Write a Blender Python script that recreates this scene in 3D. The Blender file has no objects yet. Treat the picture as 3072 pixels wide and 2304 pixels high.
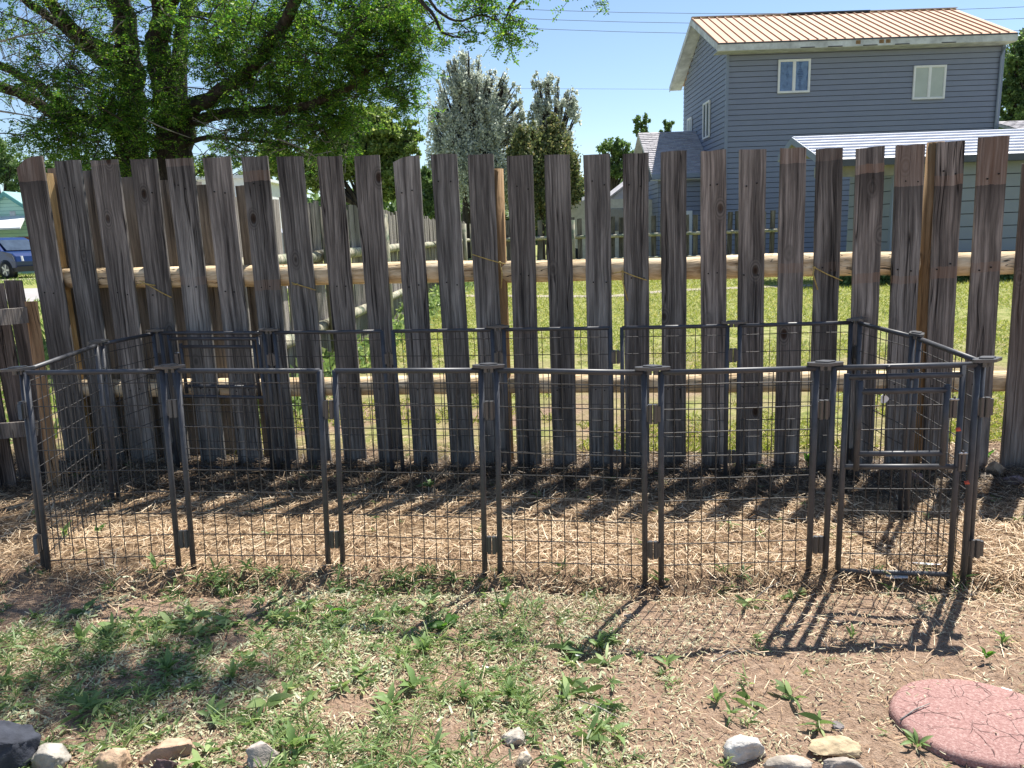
import bpy, math, random
import numpy as np
from mathutils import Vector, Matrix
R = math.radians
rnd = random.Random(7)
rng = np.random.default_rng(11)
scene = bpy.context.scene
COL = scene.collection

# ------------------------------------------------------------------ camera
CAM_H, PITCH, ROLL, FPX = 1.35, R(11.3), R(2.0), 2250.0
cd = bpy.data.cameras.new('camera'); cam = bpy.data.objects.new('camera', cd); COL.objects.link(cam)
cd.lens = 36.0 * FPX / 3072.0; cd.sensor_width = 36.0; cd.clip_start = 0.05; cd.clip_end = 2000
cam.matrix_world = Matrix.Translation((0, 0, CAM_H)) @ Matrix.Rotation(math.pi / 2 - PITCH, 4, 'X') @ Matrix.Rotation(-ROLL, 4, 'Z')
scene.camera = cam

# ------------------------------------------------------------------ light
SUN_EL, SUN_AZ = R(61), R(37)        # azimuth from +Y towards +X
w = bpy.data.worlds.new('World'); scene.world = w; w.use_nodes = True
nt = w.node_tree; bg = nt.nodes['Background']
sky = nt.nodes.new('ShaderNodeTexSky'); sky.sky_type = 'NISHITA'; sky.sun_disc = False
sky.sun_elevation = SUN_EL; sky.sun_rotation = SUN_AZ; sky.altitude = 1200; sky.air_density = 1.1; sky.dust_density = .6; sky.ozone_density = 2.2
nt.links.new(sky.outputs[0], bg.inputs[0]); bg.inputs[1].default_value = 0.085
sl = bpy.data.lights.new('sun', 'SUN'); sl.energy = 5.0; sl.angle = R(0.5); sl.color = (1, .955, .88)
so = bpy.data.objects.new('sun', sl); COL.objects.link(so)
sd = Vector((math.sin(SUN_AZ) * math.cos(SUN_EL), math.cos(SUN_AZ) * math.cos(SUN_EL), math.sin(SUN_EL)))
so.rotation_euler = sd.to_track_quat('Z', 'Y').to_euler()
so.location = sd * 30
vs = scene.view_settings; vs.view_transform = 'Standard'; vs.look = 'None'; vs.gamma = 1; vs.exposure = 0.95; vs.use_curve_mapping = False

# ------------------------------------------------------------------ placing helpers: a direction seen in the photo -> a point of the place
def ray(px, py):
    x = (px - 1536) / FPX; y = (py - 1152) / FPX
    c, s = math.cos(ROLL), math.sin(ROLL)
    x2, y2 = x * c - y * s, x * s + y * c
    return Vector((x2, math.cos(PITCH) - y2 * math.sin(PITCH), -math.sin(PITCH) - y2 * math.cos(PITCH)))
def G(px, py, z=0.0):
    d = ray(px, py); t = (z - CAM_H) / d.z
    return Vector((0, 0, CAM_H)) + d * t
def Y(px, py, y):
    d = ray(px, py); return Vector((0, 0, CAM_H)) + d * (y / d.y)
K = 3072 / 2212.0
def Yk(px, py, y): return Y(px * K, py * K, y)

# ------------------------------------------------------------------ materials
MATS = {}
def newmat(name):
    m = bpy.data.materials.new(name); m.use_nodes = True
    return m, m.node_tree, m.node_tree.nodes['Principled BSDF']
def N(t, typ, **kw):
    n = t.nodes.new(typ)
    for k, v in kw.items(): setattr(n, k, v)
    return n
def ramp(t, fac, stops):
    r = N(t, 'ShaderNodeValToRGB'); e = r.color_ramp.elements
    while len(e) > 1: e.remove(e[-1])
    e[0].position = stops[0][0]; c = stops[0][1]; e[0].color = (*c, 1) if len(c) == 3 else c
    for p, c in stops[1:]:
        q = e.new(p); q.color = (*c, 1)
    t.links.new(fac, r.inputs[0]); return r.outputs[0]
def g3(v): return (v, v, v)
def mixc(t, a, b, fac, mode='MIX'):
    m = N(t, 'ShaderNodeMix', data_type='RGBA', blend_type=mode)
    for s, v in ((6, a), (7, b), (0, fac)):
        if hasattr(v, 'links'): t.links.new(v, m.inputs[s])
        elif s == 0: m.inputs[0].default_value = v
        else: m.inputs[s].default_value = (*v, 1)
    return m.outputs[2]
def math2(t, op, a, b=0.0, clamp=False):
    m = N(t, 'ShaderNodeMath', operation=op); m.use_clamp = clamp
    for i, v in enumerate((a, b)):
        if hasattr(v, 'links'): t.links.new(v, m.inputs[i])
        else: m.inputs[i].default_value = v
    return m.outputs[0]
def coord(t, scale=(1, 1, 1), rand=True, kind='Object'):
    tc = N(t, 'ShaderNodeTexCoord'); out = tc.outputs[kind]
    if rand:
        oi = N(t, 'ShaderNodeObjectInfo'); mul = math2(t, 'MULTIPLY', oi.outputs['Random'], 37.0)
        va = N(t, 'ShaderNodeVectorMath', operation='ADD'); t.links.new(out, va.inputs[0]); t.links.new(mul, va.inputs[1]); out = va.outputs[0]
    mp = N(t, 'ShaderNodeMapping'); mp.inputs['Scale'].default_value = scale; t.links.new(out, mp.inputs[0])
    return mp.outputs[0]
def noise(t, vec, scale=1, detail=4, rough=.6, dist=0):
    n = N(t, 'ShaderNodeTexNoise'); n.inputs['Scale'].default_value = scale; n.inputs['Detail'].default_value = detail
    n.inputs['Roughness'].default_value = rough; n.inputs['Distortion'].default_value = dist; t.links.new(vec, n.inputs['Vector']); return n.outputs[0]
def bump(t, bs, h, strength=.5, dist=.01):
    b = N(t, 'ShaderNodeBump'); b.inputs['Strength'].default_value = strength; b.inputs['Distance'].default_value = dist
    t.links.new(h, b.inputs['Height']); t.links.new(b.outputs[0], bs.inputs['Normal'])
def simple(name, col, rough=.6, metal=0, spec=.4, var=.15, scale=6, bmp=0, objcol=False):
    if name in MATS: return MATS[name]
    m, t, bs = newmat(name)
    v = coord(t); n = noise(t, v, scale, 5)
    lo = tuple(c * (1 - var) for c in col); hi = tuple(min(1, c * (1 + var)) for c in col)
    c = ramp(t, n, [(.3, lo), (.7, hi)])
    if objcol:
        oi = N(t, 'ShaderNodeObjectInfo'); c = mixc(t, c, oi.outputs['Color'], 1.0, 'MULTIPLY')
    t.links.new(c, bs.inputs['Base Color']); bs.inputs['Roughness'].default_value = rough; bs.inputs['Metallic'].default_value = metal
    bs.inputs['Specular IOR Level'].default_value = spec
    if bmp: bump(t, bs, n, bmp, .01)
    MATS[name] = m; return m

def wood(name, dark, mid, light, knots=True, band=False, g=1.0, moss=0.0, ax=0):
    m, t, bs = newmat(name)
    v0 = coord(t, (1, 1, 1))
    if ax:   # grain along x instead of z
        vr = N(t, 'ShaderNodeVectorRotate', rotation_type='Y_AXIS'); vr.inputs['Angle'].default_value = math.pi / 2; t.links.new(v0, vr.inputs['Vector']); v0 = vr.outputs[0]
    warp = noise(t, coord(t, (7, 7, 2.2)), 1, 2)
    wv = N(t, 'ShaderNodeVectorMath', operation='MULTIPLY_ADD')
    cmb = N(t, 'ShaderNodeCombineXYZ'); t.links.new(warp, cmb.inputs[0]); cmb.inputs[2].default_value = 0
    t.links.new(cmb.outputs[0], wv.inputs[0]); wv.inputs[1].default_value = (.035, .035, 0); t.links.new(v0, wv.inputs[2])
    def sc(s):
        mp = N(t, 'ShaderNodeMapping'); mp.inputs['Scale'].default_value = s; t.links.new(wv.outputs[0], mp.inputs[0]); return mp.outputs[0]
    n1 = noise(t, sc((70 * g, 70 * g, 2.2)), 1, 8, .7)
    n2 = noise(t, sc((14, 14, 1.1)), 1, 4, .6)
    n3 = noise(t, sc((160 * g, 160 * g, 3.0)), 1, 3, .5)
    f = math2(t, 'ADD', math2(t, 'MULTIPLY', n1, .62), math2(t, 'MULTIPLY', n2, .38))
    c = ramp(t, f, [(.37, dark), (.5, mid), (.63, light)])
    # dark checks running with the grain
    ck = ramp(t, noise(t, sc((34, 34, .55)), 1, 2, .4), [(.0, g3(1)), (.485, g3(1)), (.5, g3(0)), (.512, g3(1)), (1, g3(1))])
    ck2 = ramp(t, noise(t, sc((4, 4, .9)), 1, 2), [(.46, g3(0)), (.56, g3(1))])
    chk = math2(t, 'MULTIPLY', math2(t, 'SUBTRACT', 1.0, ck), ck2)
    c = mixc(t, c, (.012, .010, .009), chk)
    h = math2(t, 'SUBTRACT', math2(t, 'ADD', n3, n1), math2(t, 'MULTIPLY', chk, 2.5))
    if knots:
        vo = N(t, 'ShaderNodeTexVoronoi'); vo.inputs['Scale'].default_value = 1
        mp = N(t, 'ShaderNodeMapping'); mp.inputs['Scale'].default_value = (4.5, .01, 2.6); t.links.new(v0, mp.inputs[0]); t.links.new(mp.outputs[0], vo.inputs['Vector'])
        d = vo.outputs['Distance']
        ring = N(t, 'ShaderNodeTexWave', wave_type='RINGS'); 
        rg = ramp(t, math2(t, 'FRACT', math2(t, 'ADD', math2(t, 'MULTIPLY', d, 22.0), n2)), [(0, g3(.35)), (.5, g3(1)), (1, g3(.5))])
        kmask = ramp(t, d, [(.12, g3(1)), (.2, g3(0))])
        core = ramp(t, d, [(.05, g3(1)), (.09, g3(0))])
        kc = mixc(t, tuple(x * 1.05 for x in mid), (.05, .032, .022), core)
        kc = mixc(t, kc, rg, .8, 'MULTIPLY')
        c = mixc(t, c, kc, kmask)
        h = math2(t, 'SUBTRACT', h, math2(t, 'MULTIPLY', core, 1.5))
    if band:
        # pale unweathered band where an older rail once covered the board (wear with a shape of its own)
        sp = N(t, 'ShaderNodeSeparateXYZ'); tc = N(t, 'ShaderNodeTexCoord'); t.links.new(tc.outputs['Object'], sp.inputs[0])
        def attr(nm):
            a = N(t, 'ShaderNodeAttribute', attribute_type='OBJECT', attribute_name=nm); return a.outputs['Fac']
        zj = math2(t, 'ADD', sp.outputs[2], math2(t, 'MULTIPLY', math2(t, 'SUBTRACT', n2, .5), .03))
        for lo, hi, st in (('band_lo', 'band_hi', 'band_s'), ('bandb_lo', 'bandb_hi', 'band_s')):
            a = math2(t, 'MULTIPLY', math2(t, 'GREATER_THAN', zj, attr(lo)), math2(t, 'LESS_THAN', zj, attr(hi)))
            a = math2(t, 'MULTIPLY', a, attr(st))
            bc = mixc(t, (.235, .155, .11), c, math2(t, 'MULTIPLY', n2, 1.1, True))
            c = mixc(t, c, bc, a)
        # dark water stain just below the top band
        dd = math2(t, 'SUBTRACT', attr('band_lo'), zj)
        st = math2(t, 'MULTIPLY', math2(t, 'GREATER_THAN', dd, 0.0), math2(t, 'SUBTRACT', 1.0, math2(t, 'MULTIPLY', dd, 5.0, True), True))
        st = math2(t, 'MULTIPLY', math2(t, 'MULTIPLY', st, attr('band_s')), math2(t, 'ADD', n1, .15))
        c = mixc(t, c, (.03, .026, .024), st)
    if moss:
        mz = ramp(t, noise(t, coord(t, (5, 5, 5)), 1, 4), [(.5, g3(0)), (.65, g3(moss))])
        c = mixc(t, c, (.10, .16, .10), mz)
    oi = N(t, 'ShaderNodeObjectInfo'); c = mixc(t, c, oi.outputs['Color'], 1.0, 'MULTIPLY')
    t.links.new(c, bs.inputs['Base Color']); bs.inputs['Roughness'].default_value = .85; bs.inputs['Specular IOR Level'].default_value = .25
    bump(t, bs, h, .9, .004)
    MATS[name] = m; return m

M_BOARD = wood('weathered_board', (.034, .031, .030), (.150, .140, .130), (.345, .325, .302), band=True)
M_PALE = wood('pale_weathered_wood', (.10, .09, .082), (.25, .23, .21), (.42, .39, .36), knots=False)
M_RAIL = wood('peeled_timber', (.38, .25, .13), (.68, .53, .34), (.84, .73, .54), knots=False, g=.5, ax=1)
M_OLDRAIL = wood('old_peeled_timber', (.19, .17, .12), (.38, .35, .26), (.55, .52, .42), knots=False, g=.5, moss=.7)
M_POST = wood('peeled_post', (.13, .075, .035), (.27, .165, .08), (.40, .27, .15), knots=True, g=.5)
M_BARK = wood('bark', (.012, .010, .009), (.045, .037, .031), (.10, .085, .07), knots=False, g=.35)
M_METAL = simple('grey_coated_steel', (.050, .052, .060), .5, .0, .6, .30, 22)
M_WIRE = simple('dark_wire', (.05, .047, .045), .5, .0, .4, .3, 60)
M_CAP = simple('black_plastic_cap', (.05, .052, .058), .36, 0, 1.0, .1, 20)
M_ZINC = simple('zinc_latch', (.55, .55, .56), .3, .8, .5)
M_RED = simple('faded_red_plastic', (.55, .10, .06), .5)
M_NAIL = simple('rusty_nail', (.012, .010, .009), .8)
M_TWINE = simple('yellow_twine', (.45, .33, .11), .8, var=.35, scale=80)
M_WHITE = simple('white_paint', (.72, .73, .74), .5, var=.06)
M_SEAM = simple('siding_shadow_gap', (.05, .06, .085), .7)  # dark backing colour supplies the shadow line between siding boards
M_LINING = simple('grey_boards', (.24, .24, .22), .8)
M_SOFFIT = simple('peeling_white_fascia', (.50, .52, .52), .6, var=.3, scale=3)
M_SIDING = simple('blue_grey_siding', (.20, .225, .30), .55, var=.05, scale=1.5)
M_SIDE2 = simple('grey_blue_shed_siding', (.22, .25, .30), .55, var=.05, scale=1.5)
M_TRIM = simple('siding_trim', (.20, .24, .32), .5, var=.05)
M_COPPER = simple('tan_metal_roof', (.48, .285, .18), .65, .0, .15, .08, 2)
M_GALV = simple('white_metal_roof', (.62, .64, .70), .45, 0, .4, .05, 2)
M_DARKFL = simple('dark_flashing', (.06, .07, .09), .5)
M_MINT = simple('mint_siding', (.42, .66, .58), .6, var=.05, scale=2)
M_TEAL = simple('teal_trim', (.10, .30, .30), .6)
M_ROOFTEAL = simple('mint_roof', (.22, .40, .37), .7, var=.1)
M_GLASS = simple('dark_window_glass', (.05, .07, .10), .08, 0, .8, .3, 3)
M_PALEGL = simple('pale_blind', (.42, .46, .42), .25, 0, .5, .08, 2)
M_CURT = simple('blue_curtain', (.12, .19, .34), .25, 0, .5, .3, 5)
M_CURT2 = simple('curtain_print', (.05, .10, .22), .3, 0, .5, .3, 12)
M_CAR = simple('dark_blue_car_paint', (.012, .035, .14), .18, .2, .7, .1, 3)
M_TYRE = simple('tyre_rubber', (.02, .02, .02), .8)
M_RIM = simple('alloy_rim', (.55, .56, .58), .3, .7)
M_BLK = simple('black_trim', (.02, .02, .022), .5)
M_ROCK = simple('field_stone', (.85, .85, .85), .9, 0, .2, .45, 22, 1.0, objcol=True)
M_CABLE = simple('power_cable', (.03, .035, .05), .7)
M_ASPH = simple('pale_asphalt', (.34, .32, .31), .9, var=.12, scale=2, bmp=.3)
M_CONC = simple('concrete_path', (.30, .26, .20), .9, var=.12, scale=3, bmp=.3)
M_FLOWER = simple('white_scrap', (.75, .76, .78), .6, var=.1)

def shingle():
    m, t, bs = newmat('grey_shingles')
    v = coord(t, (1, 1, 1), False)
    br = N(t, 'ShaderNodeTexBrick'); br.inputs['Scale'].default_value = 1
    n = noise(t, v, 3.5, 4); n2 = noise(t, coord(t, (3.3, 9, 9), False), 1, 2)
    c = ramp(t, n2, [(.35, (.30, .29, .31)), (.65, (.46, .44, .46))])
    t.links.new(c, bs.inputs['Base Color']); bs.inputs['Roughness'].default_value = .9
    return m
M_SHING = shingle()

def leafmat(name, a, b, trans=.5, c3=None):
    m, t, bs = newmat(name)
    gi = N(t, 'ShaderNodeNewGeometry')
    c = ramp(t, gi.outputs['Random Per Island'], [(0, a), (.6, b), (1, c3 or b)])
    t.links.new(c, bs.inputs['Base Color']); bs.inputs['Roughness'].default_value = .5; bs.inputs['Specular IOR Level'].default_value = .3
    tr = N(t, 'ShaderNodeBsdfTranslucent'); 
    hs = N(t, 'ShaderNodeHueSaturation'); hs.inputs['Hue'].default_value = .485; hs.inputs['Saturation'].default_value = 1.15; hs.inputs['Value'].default_value = 1.5; t.links.new(c, hs.inputs['Color'])
    t.links.new(hs.outputs[0], tr.inputs[0])
    mx = N(t, 'ShaderNodeMixShader'); mx.inputs[0].default_value = trans
    t.links.new(bs.outputs[0], mx.inputs[1]); t.links.new(tr.outputs[0], mx.inputs[2]); t.links.new(mx.outputs[0], t.nodes['Material Output'].inputs[0])
    MATS[name] = m; return m
M_LEAF = leafmat('locust_leaves', (.028, .085, .02), (.08, .19, .04), .55, (.23, .35, .07))
M_POPL = leafmat('silver_poplar_leaves', (.24, .27, .22), (.46, .50, .43), .4, (.72, .75, .68))
M_JUNI = leafmat('juniper_foliage', (.07, .10, .04), (.15, .19, .08), .3, (.30, .27, .13))
M_BRIGHT = leafmat('bright_green_leaves', (.10, .17, .045), (.20, .29, .09), .45, (.36, .43, .17))
M_FAR = leafmat('dark_green_leaves', (.06, .11, .04), (.13, .21, .08), .4, (.24, .34, .14))
M_STRAW = leafmat('straw', (.30, .19, .105), (.60, .44, .27), .12, (.88, .74, .53))
M_HAY = leafmat('dried_clippings', (.26, .25, .14), (.44, .42, .26), .15, (.66, .60, .42))
M_WEED = leafmat('weed_leaves', (.10, .17, .06), (.20, .30, .11), .35, (.40, .48, .22))
M_GRASS = leafmat('lawn_grass', (.13, .19, .04), (.28, .34, .08), .35, (.52, .48, .20))
M_CLOD = simple('soil_clods', (.27, .18, .12), .95, var=.35, scale=30)

def groundmat():
    m, t, bs = newmat('ground_soil_and_lawn')
    v = coord(t, (1, 1, 1), False)
    n1 = noise(t, v, 2.2, 6, .65); n2 = noise(t, v, 38, 6, .7); n3 = noise(t, v, 160, 3, .6)
    dirt = ramp(t, math2(t, 'ADD', math2(t, 'MULTIPLY', n2, .6), math2(t, 'MULTIPLY', n3, .4)), [(.32, (.15, .098, .066)), (.5, (.32, .22, .155)), (.68, (.48, .36, .265))])
    straw = ramp(t, noise(t, coord(t, (60, 25, 60), False), 1, 5, .7), [(.38, (.10, .062, .036)), (.65, (.36, .25, .15))])
    gr = ramp(t, noise(t, v, 9, 6, .75), [(.33, (.12, .15, .04)), (.5, (.27, .29, .09)), (.66, (.44, .38, .21))])
    sp = N(t, 'ShaderNodeSeparateXYZ'); t.links.new(v, sp.inputs[0])
    # straw bed lies between the pen front and the fence
    yy = math2(t, 'ADD', sp.outputs[1], math2(t, 'MULTIPLY', sp.outputs[0], .11))
    yy = math2(t, 'ADD', yy, math2(t, 'MULTIPLY', math2(t, 'SUBTRACT', n1, .5), .5))
    sm = math2(t, 'MULTIPLY', math2(t, 'SUBTRACT', yy, 2.55), 4.0, True)
    c = mixc(t, dirt, straw, sm)
    fence_shade = math2(t, 'MULTIPLY', math2(t, 'SUBTRACT', yy, 3.62), 5.0, True)
    c = mixc(t, c, (.055, .036, .024), math2(t, 'MULTIPLY', fence_shade, .8))  # shade at the fence foot painted into the soil colour
    gm = math2(t, 'MULTIPLY', math2(t, 'SUBTRACT', yy, 4.25), 2.0, True)
    bare = ramp(t, noise(t, v, .8, 3), [(.40, g3(1)), (.60, g3(0))])
    far = math2(t, 'MULTIPLY', math2(t, 'SUBTRACT', yy, 6.0), .3, True)
    gg = mixc(t, gr, dirt, math2(t, 'MULTIPLY', bare, math2(t, 'SUBTRACT', 1.0, far)))
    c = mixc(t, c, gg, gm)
    t.links.new(c, bs.inputs['Base Color']); bs.inputs['Roughness'].default_value = .95; bs.inputs['Specular IOR Level'].default_value = .15
    bump(t, bs, math2(t, 'ADD', n2, n3), 1.0, .012)
    return m
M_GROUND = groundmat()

# ------------------------------------------------------------------ mesh helpers
class MB:
    def __init__(s): s.v = []; s.f = []
    def box(s, x0, x1, y0, y1, z0, z1, mtx=None):
        b = len(s.v)
        for x in (x0, x1):
            for y in (y0, y1):
                for z in (z0, z1):
                    p = Vector((x, y, z)); s.v.append(mtx @ p if mtx else p)
        for f in ((0, 1, 3, 2), (4, 6, 7, 5), (0, 4, 5, 1), (2, 3, 7, 6), (0, 2, 6, 4), (1, 5, 7, 3)): s.f.append([b + i for i in f])
        return s
    def quadprism(s, pts, off):
        b = len(s.v); n = len(pts); off = Vector(off)
        for p in pts: s.v.append(Vector(p))
        for p in pts: s.v.append(Vector(p) + off)
        s.f.append(list(range(b + n - 1, b - 1, -1))); s.f.append([b + n + i for i in range(n)])
        for i in range(n): j = (i + 1) % n; s.f.append([b + i, b + j, b + n + j, b + n + i])
        return s
    def tube(s, pts, rad, n=8, cap=True, flat=None):
        pts = [Vector(p) for p in pts]; m = len(pts)
        rad = [rad] * m if not hasattr(rad, '__len__') else rad
        b = len(s.v); prev = None
        for i, p in enumerate(pts):
            d = (pts[min(i + 1, m - 1)] - pts[max(i - 1, 0)]).normalized()
            if prev is None:
                a = Vector((0, 0, 1)) if abs(d.z) < .9 else Vector((1, 0, 0))
                u = d.cross(a).normalized()
            else: u = (prev - d * prev.dot(d)).normalized()
            prev = u; vv = d.cross(u)
            for k in range(n):
                an = 2 * math.pi * k / n
                s.v.append(p + (u * math.cos(an) + vv * math.sin(an)) * rad[i])
        for i in range(m - 1):
            for k in range(n):
                k2 = (k + 1) % n
                s.f.append([b + i * n + k, b + i * n + k2, b + (i + 1) * n + k2, b + (i + 1) * n + k])
        if cap:
            s.f.append([b + k for k in range(n - 1, -1, -1)]); s.f.append([b + (m - 1) * n + k for k in range(n)])
        return s
    def build(s, name, mat, parent=None, smooth=False, loc=None):
        me = bpy.data.meshes.new(name); me.from_pydata([tuple(v) for v in s.v], [], s.f); me.materials.append(mat)
        if smooth:
            me.polygons.foreach_set('use_smooth', [True] * len(me.polygons))
        me.update()
        return link(name, me, parent, loc)
def link(name, me, parent=None, loc=None):
    o = bpy.data.objects.new(name, me); COL.objects.link(o)
    if parent: o.parent = parent
    if loc is not None: o.location = loc
    return o
def tag(o, label=None, cat=None, group=None, kind=None):
    if label: o['label'] = label
    if cat: o['category'] = cat
    if group: o['group'] = group
    if kind: o['kind'] = kind
    return o
def empty(name, loc=(0, 0, 0), rz=0):
    o = bpy.data.objects.new(name, None); COL.objects.link(o); o.location = loc; o.rotation_euler = (0, 0, rz); o.empty_display_size = .1; return o
def npmesh(name, V, F, mat, smooth=False, attr=None):
    """V (n,3), F (m,k) fast mesh"""
    me = bpy.data.meshes.new(name); V = np.ascontiguousarray(V, dtype=np.float32); F = np.ascontiguousarray(F, dtype=np.int32)
    me.vertices.add(len(V)); me.vertices.foreach_set('co', V.ravel())
    k = F.shape[1]; me.loops.add(F.size); me.loops.foreach_set('vertex_index', F.ravel())
    me.polygons.add(len(F)); me.polygons.foreach_set('loop_start', np.arange(0, F.size, k, dtype=np.int32)); me.polygons.foreach_set('loop_total', np.full(len(F), k, dtype=np.int32))
    if smooth: me.polygons.foreach_set('use_smooth', np.ones(len(F), dtype=bool))
    me.materials.append(mat); me.update(calc_edges=True); me.validate(); return me
def copyo(o, parent=None):
    c = o.copy(); COL.objects.link(c)
    if parent: c.parent = parent
    return c

# ------------------------------------------------------------------ terrain
FL0, FL1 = Vector((-2.50, 4.53)), Vector((2.50, 3.83))        # main fence line (at the boards)
def fence_y(x): return FL0.y + (x - FL0.x) * (FL1.y - FL0.y) / (FL1.x - FL0.x)
def pen_front(x): return 2.765 - .075 * x
class VN:                                                      # cheap value noise
    def __init__(s, seed): s.t = np.random.default_rng(seed).random((256, 256))
    def __call__(s, x, y):
        xi = np.floor(x).astype(int); yi = np.floor(y).astype(int); fx = x - xi; fy = y - yi
        fx = fx * fx * (3 - 2 * fx); fy = fy * fy * (3 - 2 * fy)
        a = s.t[xi & 255, yi & 255]; b = s.t[(xi + 1) & 255, yi & 255]; c = s.t[xi & 255, (yi + 1) & 255]; d = s.t[(xi + 1) & 255, (yi + 1) & 255]
        return (a * (1 - fx) + b * fx) * (1 - fy) + (c * (1 - fx) + d * fx) * fy
vn = VN(3); vn2 = VN(5)
def sstep(a, b, x): t = np.clip((x - a) / (b - a), 0, 1); return t * t * (3 - 2 * t)
def hgt(x, y):
    x = np.asarray(x, float); y = np.asarray(y, float)
    pf = 2.765 - .075 * x
    inside = sstep(-.10, .0, y - pf + .03 * (vn(x * 5, y * 5) - .5))
    near = 1 - sstep(7, 12, np.hypot(x, y - 2))
    h = inside * .035 * near
    h = h - .035 * np.exp(-((y - pf + .07) / .05) ** 2) * near * (.4 + .9 * vn2(x * 3 + 9, y * 0 + 3))
    h = h + near * (.022 * (vn(x * 2.3 + 7, y * 2.3) - .5) + .014 * (vn(x * 8, y * 8 + 3) - .5) + .008 * (vn2(x * 23, y * 23) - .5))
    h = h - (1 - near) * .0
    return h
def axis(lo, hi, core0, core1, st, grow=1.18):
    a = [core0]; 
    while a[-1] < core1: a.append(a[-1] + st)
    s = st; 
    while a[-1] < hi: s *= grow; a.append(a[-1] + s)
    s = st
    while a[0] > lo: s *= grow; a.insert(0, a[0] - s)
    return np.array(a)
xs = axis(-900, 900, -3.2, 3.0, .03); ys = axis(-30, 1500, 1.2, 4.9, .025)
X, YY = np.meshgrid(xs, ys); Z = hgt(X, YY)
V = np.stack([X, YY, Z], -1).reshape(-1, 3); nx = len(xs)
I = (np.arange(len(ys) - 1)[:, None] * nx + np.arange(nx - 1)[None]).ravel()
F = np.stack([I, I + 1, I + 1 + nx, I + nx], 1)
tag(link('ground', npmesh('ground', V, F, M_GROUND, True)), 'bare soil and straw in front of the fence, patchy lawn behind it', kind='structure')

def sheet(name, pts, z, mat, label, th=.0):
    me = bpy.data.meshes.new(name); me.from_pydata([(p[0], p[1], z) for p in pts], [], [list(range(len(pts)))]); me.materials.append(mat)
    o = link(name, me); tag(o, label, kind='structure'); return o
sheet('road', [(-90, 21.5), (-6.6, 20.3), (-6.2, 27.5), (-90, 29.5)], .006, M_ASPH, 'pale grey street beyond the low fence')
sheet('pavement', [(-90, 36.8), (-20, 36.4), (-20, 38.0), (-90, 38.4)], .006, M_CONC, 'strip of pale pavement before the green house')
pp = [G(870 * K, 641 * K), G(1010 * K, 640 * K), G(1180 * K, 641 * K), G(1320 * K, 641 * K), G(1460 * K, 628 * K), G(1620 * K, 622 * K), G(1760 * K, 617 * K)]
path = [(p.x, p.y - .22) for p in pp] + [(p.x, p.y + .32) for p in reversed(pp)]
sheet('path', path, .006, M_CONC, 'narrow worn pale path curving across the back lawn')

# ------------------------------------------------------------------ fence boards
def board_mesh(wid, ht, th, seed, cut=None, lean_warp=.006):
    r = random.Random(seed); b = MB(); n = 9; rows = []
    ph = r.random() * 6
    for i in range(n + 1):
        t = i / n; z = ht * t
        l = -wid / 2 + .0012 * math.sin(t * 11 + ph) + r.uniform(-.0012, .0012)
        rr = wid / 2 + .0012 * math.sin(t * 9 + ph * 2) + r.uniform(-.0012, .0012)
        bow = lean_warp * math.sin(t * 3.1 + ph)
        rows.append((l, rr, bow, z))
    sk = r.uniform(-.004, .004); top = [rows[-1][3] + sk * (q - 2.5) / 2.5 + r.uniform(-.0022, .0022) for q in range(6)]
    c = .004
    for i, (l, rr, bow, z) in enumerate(rows):
        cols = [l, l + c, l + wid * .35, l + wid * .65, rr - c, rr]
        for j, x in enumerate(cols):
            zz = z if i < n else top[j]
            if cut and i == n:
                zz -= cut * max(0, 1 - (x - l) / (wid * .45))
            yf = 0 if j in (0, 5) else -.0035
            b.v.append(Vector((x, bow - th / 2 + (0.003 if j in (0, 5) else 0) + yf * 0, zz)))
        for j, x in enumerate(cols):
            zz = z if i < n else top[j]
            if cut and i == n:
                zz -= cut * max(0, 1 - (x - l) / (wid * .45))
            b.v.append(Vector((x, bow + th / 2 - (0.003 if j in (0, 5) else 0), zz)))
    for i in range(n):
        a = i * 12; d = a + 12
        for j in range(5):
            b.f.append([a + j, a + j + 1, d + j + 1, d + j]); b.f.append([a + 7 + j, a + 6 + j, d + 6 + j, d + 7 + j])
        b.f.append([a + 6, a, d, d + 6]); b.f.append([a + 5, a + 11, d + 11, d + 5])
    for a, fl in ((0, True), (n * 12, False)):
        for j in range(5):
            q = [a + j, a + j + 1, a + 7 + j, a + 6 + j]
            b.f.append(q[::-1] if fl else q)
    return b

fence = empty('board_fence', (FL0.x, FL0.y, 0))
tag(fence, 'tall weathered grey board fence with open gaps and peeled log rails behind the wire pen', 'fence')
FZ = 0.02
nail_mb = MB(); nail_mb.tube([(0, -.002, 0), (0, .004, 0)], .0042, 7)
nail_me = None
def fpt(px, py):      # point of the fence plane seen at a source pixel
    d = ray(px, py); n = Vector((-(FL1.y - FL0.y), FL1.x - FL0.x, 0)).normalized()
    p0 = Vector((FL0.x, FL0.y, 0)); o = Vector((0, 0, CAM_H))
    return o + d * ((p0 - o).dot(n) / d.dot(n))
ang = math.atan2(FL1.y - FL0.y, FL1.x - FL0.x)
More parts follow.
